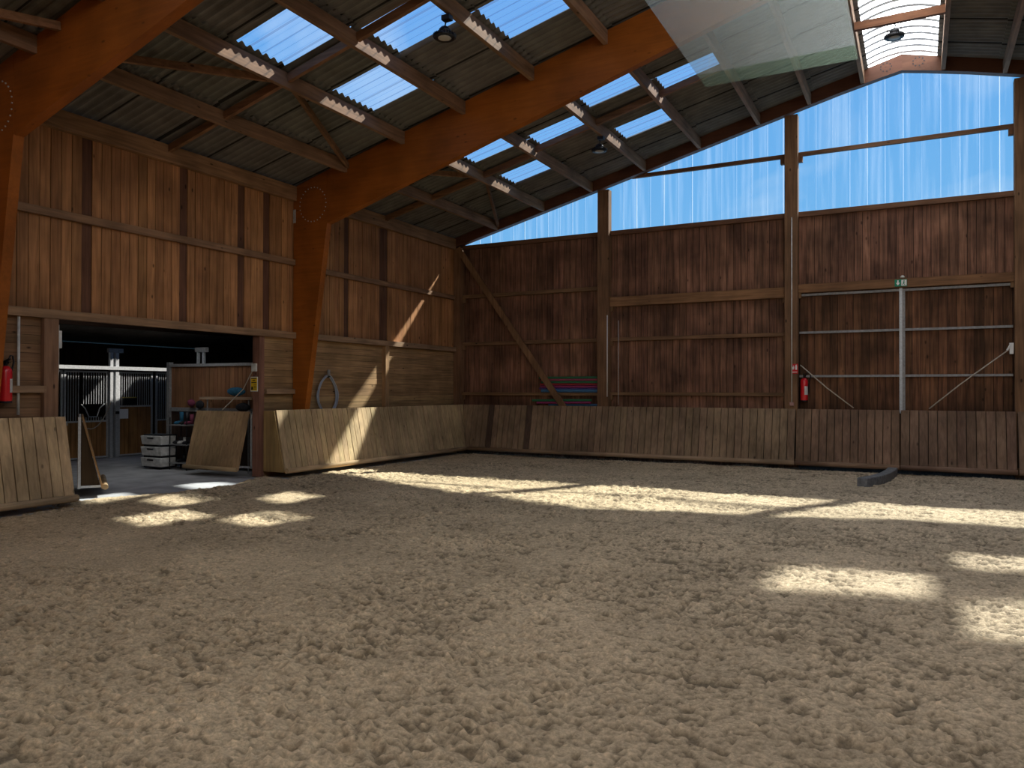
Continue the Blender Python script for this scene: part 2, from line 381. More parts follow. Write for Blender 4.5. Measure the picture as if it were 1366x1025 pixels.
# ------------------------------------------------------------------ board walls
def vboards(mb, u0, u1, v0, v1, put, col, w=.185, dark=(), darkcol=None, j=.14, t=.024):
    """Upright boards from u0 to u1; put(u, v, d) maps to 3-D (d = depth towards the room)."""
    n = max(1, round((u1 - u0) / w)); bw = (u1 - u0) / n
    for i in range(n):
        a, b = u0 + i * bw + .006, u0 + (i + 1) * bw - .006; m = (a + b) / 2
        isd = any(abs(m - d) < bw * .55 for d in dark)
        c = tone(darkcol, .1) if isd else tone(col, j)
        d = -.014 if isd else random.uniform(-.004, .004)
        va, vb = (v0(m) if callable(v0) else v0), (v1(m) if callable(v1) else v1)
        lo = [put(a, va, d - t), put(b, va, d - t), put(b, va, d), put(a, va, d)]
        hi = [put(a, vb, d - t), put(b, vb, d - t), put(b, vb, d), put(a, vb, d)]
        mb.hexa(lo, hi, c)
def hboards(mb, u0, u1, v0, v1, put, col, w=.15, j=.14, t=.024):
    n = max(1, round((v1 - v0) / w)); bw = (v1 - v0) / n
    for i in range(n):
        a, b = v0 + i * bw + .003, v0 + (i + 1) * bw - .003; d = random.uniform(-.005, .005)
        lo = [put(u0, a, d - t), put(u1, a, d - t), put(u1, a, d), put(u0, a, d)]
        hi = [put(u0, b, d - t), put(u1, b, d - t), put(u1, b, d), put(u0, b, d)]
        mb.hexa(lo, hi, tone(col, j))

OY0, OY1, OZ = -13.02, -8.45, 3.08       # gateway to the stable
# left wall
put = lambda u, v, d: (-.0 + d, u, v)
mb = MB()
vboards(mb, YF, OY0 - .1, 3.06, 6.5, put, LW)
vboards(mb, OY0 - .1, F2, 3.06, 6.5, put, LW, j=.2, dark=(-12.42, -10.4, -8.98, -8.2), darkcol=LWD)
vboards(mb, F2, 0, 3.06, 6.5, put, LW, j=.2, dark=(-5.5, -3.87), darkcol=LWD)
mb.box((-.09, YF, 3.06), (-.05, .1, 6.6), (.05, .03, .02, .5))
mb.box((-.09, YF, -.4), (-.05, OY0 - .25, 3.06), (.05, .03, .02, .5)); mb.box((-.09, OY1 + .2, -.4), (-.05, .1, 3.06), (.05, .03, .02, .5))
wl = mb.build('wall_left', W['z']); struct(wl, 'left wall of upright brown boards above the stable gateway', 'wall')
mb = MB()
hboards(mb, YF, OY0 - .25, -.3, 3.06, put, (.22, .125, .065)); hboards(mb, OY1 + .2, 0, -.3, 3.06, put, (.33, .205, .10))
mb.build('lower_boards', W['y'], wl)
# back wall, boards up to the gable glazing
put = lambda u, v, d: (u, -d, v)
mb = MB()
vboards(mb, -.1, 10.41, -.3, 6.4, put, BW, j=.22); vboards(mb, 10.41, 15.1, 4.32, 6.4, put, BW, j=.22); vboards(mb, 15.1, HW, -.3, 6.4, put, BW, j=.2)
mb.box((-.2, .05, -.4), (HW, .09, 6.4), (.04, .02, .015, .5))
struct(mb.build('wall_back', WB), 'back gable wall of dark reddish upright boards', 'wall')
# walls beyond the frame
mb = MB(); vboards(mb, YF, 0, -.3, 6.5, lambda u, v, d: (HW - d, u, v), LW, w=.3)
mb.box((HW + .05, YF, -.4), (HW + .09, 0, 6.6), LW + (.5,))
struct(mb.build('wall_right', W['z']), 'right wall of upright brown boards', 'wall')
mb = MB(); vboards(mb, 0, HW, -.3, lambda m: roof_z(m) - .06, lambda u, v, d: (u, YF + d, v), LW, w=.3)
struct(mb.build('wall_front', W['z']), 'boarded wall behind the viewer', 'wall')

# ------------------------------------------------------------------ corrugated roof and roof skylights
PX = [0.06, 1.6, 3.2, 4.75, 6.35, 7.9, 9.45, 10.7, 11.93]        # purlin lines, left slope
def lights_for(row, off):
    """Clear sheets in roof row (2..5) of a bay, as measured y ranges relative to the bay."""
    if row in (2, 4): return [(-12.1 + off, -10.98 + off), (-9.68 + off, -8.5 + off)]
    if row in (3, 5): return [(-10.78 + off, -9.7 + off)]
    return []
SKYL = {}
for row in range(8):
    L_ = []
    for off in (0., 6.96, -6.96):
        for (a, b) in lights_for(row, off):
            if off == 6.96: a, b = {2: {0: (-5.5, -4.48), 1: (-3.16, -2.24)}, 4: {0: (-5.72, -4.62), 1: (-3.0, -2.16)}}.get(row, {}).get(0 if a < -4 else 1, {3: (-4.62, -3.76), 5: (-4.55, -3.62)}.get(row))
            L_.append((a, b))
    SKYL[row] = L_
PITCH = .177; AMP = .030
def corr_grid(ya, yb):
    n = max(2, int(round((yb - ya) / (PITCH / 8)))); return [ya + (yb - ya) * i / n for i in range(n + 1)]
def wave(y): return AMP * math.sin(2 * math.pi * y / PITCH)
def roof_row(mb, xa, xb, ya, yb, mirror, col, tail=.13):
    """One strip of corrugated sheet; its lower end rides over the row below, its upper end tucks under the row above."""
    ys = corr_grid(ya, yb); x0, x1 = xa - .04, xb + tail
    vs = []
    for (x, dz) in ((x0, .034), (xa + .2, .022), (x1, .0)):
        for y in ys: vs.append(((2 * RX - x) if mirror else x, y, roof_z(x) + .02 + dz + wave(y)))
    n = len(ys); fs = []; cs = []
    for r in range(2):
        for i in range(n - 1):
            f = (r * n + i, r * n + i + 1, (r + 1) * n + i + 1, (r + 1) * n + i)
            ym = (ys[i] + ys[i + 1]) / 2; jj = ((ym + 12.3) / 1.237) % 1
            q = 1 + .22 * math.sin(2 * math.pi * ym / PITCH); c = (col[0] * q, col[1] * q, col[2] * q, .5)  # corrugation shading painted into the colour, darker where the wave dips
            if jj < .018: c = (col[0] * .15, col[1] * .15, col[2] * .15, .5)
            fs.append(f); cs.append(c)
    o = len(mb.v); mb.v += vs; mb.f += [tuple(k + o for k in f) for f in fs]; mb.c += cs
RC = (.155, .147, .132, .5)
NAMEROW = {2: 'lowest row of skylights', 3: 'second row of skylights', 4: 'third row of skylights', 5: 'top row of skylights'}
for side in (0, 1):
    mb = MB()
    for row in range(8):
        xa, xb = PX[row], PX[row + 1]
        if row == 0: xa = -.3
        cuts = sorted(SKYL[row]); y = YF
        for (a, b) in cuts + [(0.25, .25)]:
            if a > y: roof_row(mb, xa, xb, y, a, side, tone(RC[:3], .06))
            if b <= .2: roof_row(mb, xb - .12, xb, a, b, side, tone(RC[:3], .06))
            y = b
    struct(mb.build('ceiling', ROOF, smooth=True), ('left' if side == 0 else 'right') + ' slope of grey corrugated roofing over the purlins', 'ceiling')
def vis_label(row, k, bay):
    return {('n', 2, 0): 'clear roof skylight nearest the left frame, lowest row of the near bay',
            ('n', 2, 1): 'clear roof skylight in the lowest row of the near bay, closer to the middle frame',
            ('n', 3, 0): 'clear roof skylight of the near bay crossed by a timber strut, behind the black lamp',
            ('n', 4, 1): 'large clear roof skylight at the top edge right of the black lamp',
            ('b', 2, 0): 'small clear roof skylight half hidden under the middle frame, lowest row of the back bay',
            ('b', 2, 1): 'small clear roof skylight of the back bay, lowest row and nearest the back wall',
            ('b', 3, 0): 'clear roof skylight of the back bay left of the far lamp, second row',
            ('b', 4, 0): 'clear roof skylight of the back bay touching the underside of the middle frame, third row',
            ('b', 4, 1): 'clear roof skylight of the back bay directly above the far lamp',
            ('b', 5, 0): 'topmost clear roof skylight of the back bay, partly behind the window reflection sheet'}.get((bay, row, k))
for side in (0, 1):
    for row in (2, 3, 4, 5):
        for i, (a, b) in enumerate(SKYL[row]):
            bay = 'b' if a > -7 else ('n' if a > -14 else 'f')
            k = 0
            if row in (2, 4): k = 0 if ((a + 21) % 6.96) < 3 else 1
            if bay == 'n' and row in (2, 4): k = 0 if a < -11 else 1
            if bay == 'b' and row in (2, 4): k = 0 if a < -4 else 1
            lab = vis_label(row, k, bay) if side == 0 else None
            mb = MB(); roof_row(mb, PX[row], PX[row + 1], a, b, side, (1, 1, 1, .5), -.12)
            o = mb.build('roof_skylight', SKY, smooth=True)
            tag(o, lab or 'clear corrugated skylight sheet set in the %s roof slope out of view' % ('left' if side == 0 else 'right'), 'skylight', 'clear corrugated roof skylights')
# ridge skylight: arched milky sheet
mb = MB(); ys = corr_grid(YF, .25); n = len(ys); na = 14
vs = []
for i in range(na + 1):
    x = 11.85 + (13.75 - 11.85) * i / na; t = (x - RX) / .95
    zz = roof_z(11.85) + .06 + .27 * (1 - t * t)
    for y in ys: vs.append((x, y, zz + wave(y) * .6))
fs = [(i * n + j, i * n + j + 1, (i + 1) * n + j + 1, (i + 1) * n + j) for i in range(na) for j in range(n - 1)]
mb.add(vs, fs)
tag(mb.build('ridge_skylight', RIDGE, smooth=True), 'bright white arched translucent skylight running along the roof ridge', 'skylight')

# ------------------------------------------------------------------ glulam portal frames
GC = (.31, .092, .013)
def glulam_frame(yf, label):
    t = thing('portal_frame', label, 'timber frame', (0, yf, -.12), 'orange glulam portal frames')
    y0, y1 = yf, yf + FT; v = (0, FT, 0)
    def bot(x): return 5.385 + .298 * x
    for mirror in (0, 1):
        X = lambda x: (2 * RX - x) if mirror else x
        c = tone(GC, .04)
        mb = MB(); mb.prism([(X(x), y0, z) for x, z in [(0.02, -.12), (.19, -.12), (.40, 1.40), (1.05, 5.70), (1.05, roof_z(1.05, 6.66)), (.02, 6.65)]], v, c)
        colm = mb.build('column', GL, t)
        mb = MB(); mb.prism([(X(x), y0, z) for x, z in [(1.055, 5.70), (RX, bot(RX) - .02), (RX, roof_z(RX, 6.66)), (1.055, roof_z(1.055, 6.66))]], v, tone(GC, .04))
        raf = mb.build('rafter', GL, t)
        if mirror == 0:
            # ring of bolts at the knee, steel plates on the column back
            first = None
            for k in range(26):
                a = 2 * math.pi * k / 26; x, z = .62 + .40 * math.cos(a), 6.18 + .40 * math.sin(a)
                if x > 1.02: continue
                if first is None:
                    b = MB(); b.lathe([(.013, 0), (.013, -.012), (.007, -.016)], (x, y0, z), 8, 'y'); first = b.build('bolt', GALV, t); fx, fz = x, z
                else:
                    c2 = first.copy(); C.objects.link(c2); c2.parent = t; c2.location = (x - fx, 0, z - fz)
            b = MB(); b.box((.0, y0 - .012, 6.42), (.09, y0, 6.66)); b.build('beam_hanger', GALVD, t)
            b = MB(); b.box((.01, y0 - .008, 5.80), (.09, y0, 6.12))
            for q in range(4): b.lathe([(.012, 0), (.012, -.014)], (.05, y0 - .008, 5.84 + q * .08), 8, 'y', (.1, .1, .1, .5))
            b.build('fixing_plate', GALV, t)
    return t
glulam_frame(F2, 'orange glulam portal frame in the middle, spanning from left wall up to the ridge')
glulam_frame(F1, 'orange glulam portal frame at the left edge of the picture, nearest the viewer')
# gable rafter over the back wall (two halves with haunched apex)
gr = thing('gable_rafter', 'dark timber rafter along the roof edge above the back wall glazing', 'rafter', (0, -.12, 6.4))
for mirror in (0, 1):
    X = lambda x: (2 * RX - x) if mirror else x
    mb = MB(); mb.prism([(X(x), -.28, z) for x, z in [(.02, 6.38), (11.4, 6.39 + SL * 11.4), (12.3, 9.50), (RX, 9.60), (RX, 9.99), (.02, 6.67)]], (0, .2, 0), tone((.105, .045, .025), .05))
    mb.build('rafter_half', GL, gr)
    first = None
    for k in range(9):
        a = 2 * math.pi * k / 9; p = (X(12.45) + .12 * math.cos(a), -.28, 9.74 + .1 * math.sin(a))
        if first is None:
            b = MB(); b.lathe([(.016, 0), (.016, -.008)], p, 8, 'y'); first = b.build('bolt', BLACK, gr); p0 = p
        else:
            c2 = first.copy(); C.objects.link(c2); c2.parent = gr; c2.location = (p[0] - p0[0], 0, p[2] - p0[2])

# ------------------------------------------------------------------ purlins, struts, diagonal braces
BAYS = {'near': (F1 + FT, F2), 'back': (F2 + FT, -.28), 'viewer': (F1 - 2.2, F1)}
ORD = ['first', 'second', 'third', 'fourth', 'fifth', 'sixth', 'seventh', 'eighth']
def purlin(x, bay, label, right=False):
    ya, yb = BAYS[bay]; xx = 2 * RX - x if right else x
    mb = MB(); c = tone((.25, .145, .085), .08); w = .09
    mb.box((xx - w / 2, ya, roof_z(x, 6.395)), (xx + w / 2, yb, roof_z(x, 6.668)), c)
    o = mb.build('purlin', W['y'], loc=(xx, (ya + yb) / 2, roof_z(x, 6.395)), bevel=.006)
    tag(o, label, 'purlin', 'roof purlins')
for i in range(5): purlin(PX[i + 1], 'near', '%s roof purlin up from the eaves, between left edge frame and middle frame' % ORD[i])
for i in range(8): purlin(PX[i + 1], 'back', '%s roof purlin up from the eaves, between middle frame and back wall' % ORD[i])
purlin(PX[1], 'viewer', 'roof purlin end meeting the left edge frame, low at the picture corner')
purlin(PX[2], 'viewer', 'roof purlin end poking past the top of the left edge frame')
purlin(PX[8], 'back', 'roof purlin along the right side of the bright ridge skylight', True)
purlin(PX[7], 'back', 'roof purlin on the right slope next right from the ridge skylight', True)
def strut(i, bay, label, right=False):
    ym = -10.85 if bay == 'near' else (-3.9 if i < 3 else -4.05)
    xa, xb = PX[i] + .045, PX[i + 1] - .045; z = 6.56
    if right: P, Q = (2 * RX - xa, ym, roof_z(xa, z)), (2 * RX - xb, ym, roof_z(xb, z))
    else: P, Q = (xa, ym, roof_z(xa, z)), (xb, ym, roof_z(xb, z))
    mb = MB(); mb.bar(P, Q, .08, .14, (0, 0, 1), tone((.23, .115, .06), .08))
    o = mb.build('roof_strut', W['x'], loc=P); tag(o, label, 'strut', 'struts between purlins')
for i in range(4): strut(i, 'near', ['timber strut from the eaves beam to the first purlin, near bay', 'timber strut between first and second purlin, near bay', 'timber strut between second and third purlin, near bay', 'timber strut crossing the skylight behind the black lamp, near bay'][i])
for i in range(6): strut(i, 'back', ['timber strut from the eaves beam to the first purlin, back bay', 'timber strut between first and second purlin, back bay', 'timber strut between second and third purlin, back bay', 'timber strut between third and fourth purlin, back bay', 'timber strut between fourth and fifth purlin, back bay, above the far lamp', 'timber strut below the topmost skylight of the back bay'][i])
strut(7, 'back', 'timber strut on the right roof slope beside the ridge skylight', True)
def diag(P, Q, label):
    mb = MB(); mb.bar(P, Q, .07, .12, (0, 0, 1), tone((.24, .125, .065), .08))
    tag(mb.build('roof_brace', W['y'], loc=P), label, 'brace', 'diagonal roof braces')
zr = lambda x: roof_z(x, 6.52)
diag((1.66, F1 + FT, zr(1.66)), (3.14, -11.05, zr(3.14)), 'diagonal roof brace running up from the left edge frame, near bay')
diag((3.14, -10.65, zr(3.14)), (1.66, F2, zr(1.66)), 'diagonal roof brace running down to the middle frame, near bay')
diag((1.66, F2 + FT, zr(1.66)), (3.14, -4.2, zr(3.14)), 'diagonal roof brace running up from behind the middle frame, back bay')
diag((3.14, -3.6, zr(3.14)), (1.66, -.3, zr(1.66)), 'diagonal roof brace running down to the back wall rafter, back bay')
diag((1.66, F1 - 1.6, zr(1.66)), (2.2, F1, zr(2.2)), 'short diagonal roof brace at the top left picture corner')
mb = MB(); mb.bar((11.98, -3.75, 9.36), (13.62, -3.75, 9.36), .1, .16, (0, 0, 1), tone((.22, .10, .05), .05))
cs = mb.build('ridge_crossbar', W['x'], loc=(12.8, -3.75, 9.36)); tag(cs, 'timber crossbar under the bright ridge skylight carrying a hanging lamp', 'crossbar')

def timber(name, a, b, label, cat, group, axis, col=TIM, bevel=.006):
    mb = MB(); mb.box(a, b, tone(col, .06))
    o = mb.build(name, W[axis], loc=[(p + q) / 2 for p, q in zip(a, b)], bevel=bevel); return tag(o, label, cat, group)

# eaves beams and wall rails, left wall
for nm, (ya, yb) in {'near': (F1 + FT, F2), 'back': (F2 + FT, -.28), 'viewer': (F1 - 2.2, F1)}.items():
    if nm != 'viewer':
        timber('eaves_beam', (.0, ya, 6.32), (.12, yb, 6.66), 'long timber eaves beam on top of the left wall, %s the middle frame' % ('left of' if nm == 'near' else 'behind'), 'beam', 'eaves beams', 'y', (.29, .165, .085))
    if nm == 'near':
        timber('wall_rail', (0.0, ya, 4.79), (.09, yb, 4.93), 'upper horizontal timber rail across the left wall boards, left of middle frame', 'rail', 'left wall rails', 'y')
        timber('wall_rail', (0.0, ya, 3.05), (.12, yb, 3.20), 'long timber header rail over the stable gateway', 'rail', 'left wall rails', 'y', (.29, .175, .1))
    if nm == 'back':
        timber('wall_rail', (0.0, ya, 4.72), (.09, yb, 4.85), 'upper horizontal timber rail on the left wall behind the middle frame', 'rail', 'left wall rails', 'y')
        timber('wall_rail', (0.0, ya, 3.06), (.14, yb, 3.20), 'lower horizontal timber rail on the left wall behind the middle frame, catching sunlight', 'rail', 'left wall rails', 'y', (.29, .18, .11))
timber('wall_rail', (0.0, F1 + FT, 1.78), (.10, OY0 - .2, 1.90), 'short timber rail behind the big red extinguisher, left of the gateway', 'rail', 'short gateway rails', 'y', (.31, .2, .12))
timber('wall_rail', (0.0, OY1 + .2, 1.74), (.10, F2, 1.86), 'short timber rail between gateway and middle frame', 'rail', 'short gateway rails', 'y', (.31, .2, .12))
timber('gateway_post', (-.22, OY0 - .25, 1.30), (.10, OY0, 3.05), 'timber gateway post on the left side of the stable opening', 'post', 'gateway posts', 'z', (.25, .14, .085))
timber('gateway_post', (-.15, OY1, -.12), (.06, OY1 + .15, 3.05), 'timber gateway post on the right side of the stable opening, bearing a yellow sign', 'post', 'gateway posts', 'z', (.24, .12, .08))
timber('wall_post', (0.0, -3.92, 1.30), (.13, -3.76, 3.06), 'short upright timber post on the left wall beside the sunlit streak', 'post', None, 'z', (.33, .2, .1))

# back wall posts, beams, rails, sill, brace
def bpost(x0, x1, top, label):
    timber('gable_post', (x0, -.26, -.12), (x1, -.012, top), label, 'post', 'back wall posts', 'z', (.205, .112, .06))
bpost(.02, .27, 6.375, 'dark corner post where left wall meets back wall')
bpost(4.93, 5.27, roof_z(4.93, 6.375), 'tall back wall post right of the coloured pole stack')
bpost(10.09, 10.41, roof_z(10.09, 6.375), 'tall back wall post with the small red fire sign')
bpost(15.08, 15.40, roof_z(15.40, 6.375), 'tall back wall post at the right picture edge')
RL = (.20, .115, .06)
timber('wall_rail', (.27, -.11, 4.76), (4.93, 0.0, 4.87), 'topmost horizontal rail on the back wall left part behind the diagonal brace', 'rail', 'back wall rails', 'x', RL)
timber('wall_rail', (.27, -.11, 3.25), (4.93, 0.0, 3.36), 'middle horizontal rail on the back wall left part behind the diagonal brace', 'rail', 'back wall rails', 'x', RL)
timber('wall_rail', (.27, -.17, 1.68), (4.93, 0.0, 1.77), 'low horizontal rail carrying the coloured poles on the back wall', 'rail', 'back wall rails', 'x', (.21, .12, .06))
timber('wall_beam', (5.27, -.14, 4.26), (10.09, 0.0, 4.53), 'deep timber beam on the middle part of the back wall', 'beam', 'deep back wall beams', 'x', (.235, .125, .06))
timber('wall_rail', (5.27, -.11, 3.26), (10.09, 0.0, 3.36), 'upper thin rail on the middle part of the back wall', 'rail', 'back wall rails', 'x', RL)
timber('wall_rail', (5.27, -.11, 1.70), (10.09, 0.0, 1.79), 'lower thin rail on the middle part of the back wall', 'rail', 'back wall rails', 'x', RL)
timber('wall_beam', (10.41, -.14, 4.36), (15.08, 0.0, 4.58), 'deep timber beam over the double door with the green exit sign', 'beam', 'deep back wall beams', 'x', (.20, .105, .05))
for o in [q for q in C.objects if q.parent is None and (q.name.startswith('wall_beam') or q.name.startswith('wall_rail')) and 'back wall' in q['label'] + q.get('group', '')]:
    d = o.dimensions if o.dimensions.x else Vector((1, 1, 1)); bb = [Vector(c) + o.location for c in o.bound_box]
    x0, x1 = min(c.x for c in bb), max(c.x for c in bb); z0 = min(c.z for c in bb)
    for (a, b) in ((x0, x0 + .07), (x1 - .07, x1)):
        mb = MB(); mb.box((a, -.10, z0 - .13), (b, -.005, z0), tone(RL, .06)); mb.build('cleat', W['z'], o)
for i, (a, b) in enumerate([(.0, 4.93), (5.27, 10.09), (10.41, 15.08), (15.4, 20.3)]):
    mb = MB(); mb.box((a, -.10, 6.33), (b, .05, 6.455), tone((.16, .08, .045), .05))
    struct(mb.build('trim_%d' % (i + 1), W['x']), 'timber sill under the gable glazing, %s section from the left' % ORD[i], 'window sill')
for i, (a, b) in enumerate([(6.25, 10.09), (10.41, 15.08)]):
    g = thing('glazing_bar', ['timber bar across the second gable window from the left', 'timber bar across the tallest gable window under the ridge'][i], 'glazing bar', (a, -.05, 7.95), 'glazing bars')
    mb = MB(); mb.box((a - (.35 if i == 0 else 0), -.09, 7.90), (b, .0, 8.00), tone((.17, .085, .045), .05)); mb.build('bar', W['x'], g)
    for q in ((b - .12, b),) if i == 0 else ((a, a + .1), (b - .1, b)):
        mb = MB(); mb.box((q[0], -.14, 7.74), (q[1], .0, 7.90), tone((.17, .085, .045), .05)); mb.build('bracket', W['z'], g)
bp = MB(); bp.bar((.2, -.292, 6.35), (3.95, -.292, 1.25), .045, .19, (1, 0, .72), tone((.21, .115, .06), .04))
tag(bp.build('wall_brace', W['z'], loc=(.2, -.292, 6.35)), 'long diagonal timber brace across the left part of the back wall', 'brace')

# gable glazing (profiled clear sheets), one window per field
fields = [(.27, 4.93), (5.27, 10.09), (10.41, 15.08), (15.4, 20.3), (20.6, 25.3)]
for i, (a, b) in enumerate(fields):
    xs = []
    x = a
    while x < b:
        for dx, dy in ((0, 0), (.008, .02), (.035, .02), (.043, 0)): xs.append((round(math.floor(x / .4) * .4 + dx, 4), dy))
        x += .4
    xs = [(x, d) for x, d in xs if a < x < b]; xs = [(a, 0)] + xs + [(b, 0)]
    if a < RX < b: xs.append((RX, 0))
    xs = sorted(set(xs))
    vs = []; fs = []
    for (x, d) in xs: vs += [(x, .03 + d, 6.40), (x, .03 + d, max(6.41, roof_z(x, 6.62)))]
    for k in range(len(xs) - 1): fs.append((2 * k, 2 * k + 2, 2 * k + 3, 2 * k + 1))
    mb = MB(); mb.add(vs, fs)
    struct(mb.build('window_%d' % (i + 1), GABLE), ['small triangular clear gable window beside the left wall', 'clear gable window between the first two back wall posts', 'tallest clear gable window under the ridge', 'clear gable window at the right picture edge', 'last clear gable window out of view'][i], 'window')

# double door in the back wall
dput = lambda u, v, d: (u, .02 - d, v)
for i, (a, b) in enumerate([(10.43, 12.78), (12.82, 15.06)]):
    mb = MB(); vboards(mb, a, b, -.1, 4.28, dput, (.15, .07, .035), j=.3)
    dr = mb.build('door_%d' % (i + 1), WB, loc=(a, 0, -.1)); struct(dr, ['left leaf of the tall boarded double door in the back wall', 'right leaf of the tall boarded double door in the back wall'][i], 'door')
    for z in (4.28, 3.31, 2.19):
        m2 = MB(); m2.box((a, -.07, z), (b, -.0, z + .055)); m2.build('door_rail', GALVD, dr)
    m2 = MB()
    if i == 0: m2.box((b - .05, -.09, 1.3), (b + .015, .0, 4.36))
    else: m2.box((a - .02, -.08, 1.3), (a + .035, .0, 4.33))
    m2.build('door_stile', GALV if i == 0 else GALVD, dr)

# ------------------------------------------------------------------ kickboards
def kick(u0, u1, put, axis, col, j, dark, t, m0=0, m1=0):
    """Sloping boards between u0 and u1; put(u, k, z): k = distance from the wall. m0, m1 mitre the ends at a corner."""
    n = max(1, round((u1 - u0) / .187)); w = (u1 - u0) / n; mb = MB()
    for i in range(n):
        a, b = u0 + i * w + .008, u0 + (i + 1) * w - .008; d = random.uniform(-.006, .006); m = (a + b) / 2
        c = tone((.10, .065, .045), .1) if any(abs(m - q) < .1 for q in dark) else tone(col, j)
        al = a + (m0 if i == 0 else 0); bl = b + (m1 if i == n - 1 else 0)
        mb.hexa([put(al, .71 + d, .0), put(bl, .71 + d, .0), put(bl, .68 + d, .0), put(al, .68 + d, .0)],
                [put(a, .42 + d, 1.38), put(b, .42 + d, 1.38), put(b, .39 + d, 1.38), put(a, .39 + d, 1.38)], c)
    mb.box(put(u0, .37, .1), put(u1, .36, 1.34), (.05, .035, .025, .5))
    mb.build('board_face', KICK, t)
    mb = MB(); mb.tube([put(u0 + m0, .75, .03), put(u1 + m1, .75, .03)], .06, 10, col=tone([min(1, q * 1.3) for q in col], .05)); mb.build('bottom_rail', W[axis], t, smooth=True)
KX = lambda u, k, z: (k, u, z)
KY = lambda u, k, z: (u, -k + .10, z)
def kick_left(ya, yb, label, panel, m1=0):
    t = thing('kickboard', label, 'kickboard', (.4, (ya + yb) / 2, -.12), 'sloping kickboards')
    kick(ya, yb, KX, 'y', KW, .12, (), t, 0, m1)
    if panel is not None:
        mb = MB()
        for k in range(5):
            x0, x1 = .08 + k * .125, .08 + (k + 1) * .125 - .006
            zt = lambda x: 1.36 if x <= .40 else 1.36 - (x - .40) / .29 * 1.36
            xm = min(max(.40, x0), x1)
            mb.prism([(x0, panel, .0), (x1, panel, .0), (x1, panel, max(.01, zt(x1))), (xm, panel, zt(xm)), (x0, panel, zt(x0))], (0, .03, 0), tone((.36, .24, .10), .08))
        mb.build('end_panel', KICK, t)
kick_left(-8.30, -.32, 'sunlit sloping wooden kickboard along the left wall, right of the gateway', -8.335, -.26)
kick_left(YF, -13.09, 'sloping wooden kickboard under the big red extinguisher, left of the gateway', None)
def kick_back(xa, xb, label, col, j=.12, dark=(), m0=0):
    t = thing('kickboard', label, 'kickboard', ((xa + xb) / 2, -.3, -.12), 'sloping kickboards')
    kick(xa, xb, KY, 'x', col, j, dark, t, m0, 0)
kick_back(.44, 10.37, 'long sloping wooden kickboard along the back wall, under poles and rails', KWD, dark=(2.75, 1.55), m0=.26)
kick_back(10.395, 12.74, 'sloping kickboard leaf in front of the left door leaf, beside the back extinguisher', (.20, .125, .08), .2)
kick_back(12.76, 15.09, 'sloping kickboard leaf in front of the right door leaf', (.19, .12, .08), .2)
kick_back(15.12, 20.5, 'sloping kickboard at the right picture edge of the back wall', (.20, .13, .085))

# ------------------------------------------------------------------ kick gate leaves in the gateway
def gate_leaf(O, d, nrm, length, label, hinge_first):
    """Leaf hung at O, running along d, its sloping board face towards nrm."""
    t = thing('kick_gate', label, 'gate', (O[0], O[1], -.12), 'kick gate leaves')
    d = Vector(d).normalized(); nn = Vector(nrm).normalized(); O = Vector((O[0], O[1], 0))
    P = lambda u, k, z: O + d * u + nn * k + Vector((0, 0, z))
    mb = MB(); n = round(length / .18); w = length / n; u0 = .16 if hinge_first else 0
    for i in range(n):
        a, b = u0 + i * w + .003, u0 + (i + 1) * w - .003; c = tone((.38, .25, .13) if hinge_first else (.34, .2, .09), .08)
        mb.hexa([P(a, .36, .02), P(b, .36, .02), P(b, .39, .02), P(a, .39, .02)], [P(a, .03, 1.34), P(b, .03, 1.34), P(b, .06, 1.34), P(a, .06, 1.34)], c)
    mb.build('board_face', KICK, t)
    mb = MB(); mb.tube([P(u0, .42, .05), P(u0 + length, .42, .05)], .05, 10, col=tone((.42, .3, .16), .05)); mb.build('bottom_rail', W['x'], t, smooth=True)
    if not hinge_first:
        mb = MB(); mb.hexa([P(0, -.03, .06), P(length, -.03, .06), P(length, -.01, .06), P(0, -.01, .06)], [P(0, -.03, 1.34), P(length, -.03, 1.34), P(length, -.01, 1.34), P(0, -.01, 1.34)], (.12, .07, .03, .5))
        mb.prism([P(.03, 0, .06), P(.03, .34, .06), P(.03, .03, 1.32), P(.03, 0, 1.32)], d * .02, (.05, .03, .014, .5)); mb.build('back_board_and_shade', W['z'], t)  # near-black end plate painted as the shade inside the leaf's open end
    mb = MB()
    for u in ((.03, .14, length + u0 - .05) if hinge_first else (.02, length * .5, length - .02)): mb.bar(P(u, 0, .04), P(u, 0, 1.34), .045, .045, nn)
    for z in (.07, 1.31): mb.bar(P(.04, 0, z), P(length + u0, 0, z), .045, .045)
    for u in ((.4, length * .6) if hinge_first else (.03, .35, length * .5)): mb.bar(P(u, .02, .07), P(u, .36, .07), .04, .04)
    mb.build('steel_frame', GALV, t)
    return t
gate_leaf((-.12, -8.36), (-1, 0, 0), (0, -1, 0), 1.72, 'open sloping wooden kick gate leaf hung on the right gateway post', True)
gate_leaf((-.25, -12.42), (-.84, .54, 0), (.54, .84, 0), 1.9, 'open kick gate leaf seen end on, beside the left kickboard', False)
gp = thing('hinge_post', 'galvanised hinge post of the left kick gate, behind the left kickboard end', 'post', (-.2, -12.9, -.12))
mb = MB(); mb.box((-.28, -12.94, -.12), (-.19, -12.85, 1.36)); mb.build('post', GALVD, gp)
mb = MB(); mb.box((-.30, -12.95, 1.2), (-.15, -12.7, 1.24)); mb.build('hinge', GALVD, gp)
hp = thing('hinge_bracket', 'galvanised hinge plates fixed to the end of the sunlit left kickboard', 'hinge', (0, -8.15, .1))
for z in (.18, 1.15):
    mb = MB(); mb.box((-.10, -8.46 + .2, z), (-.02, -8.10, z + .16)); mb.build('plate', GALVD, hp)

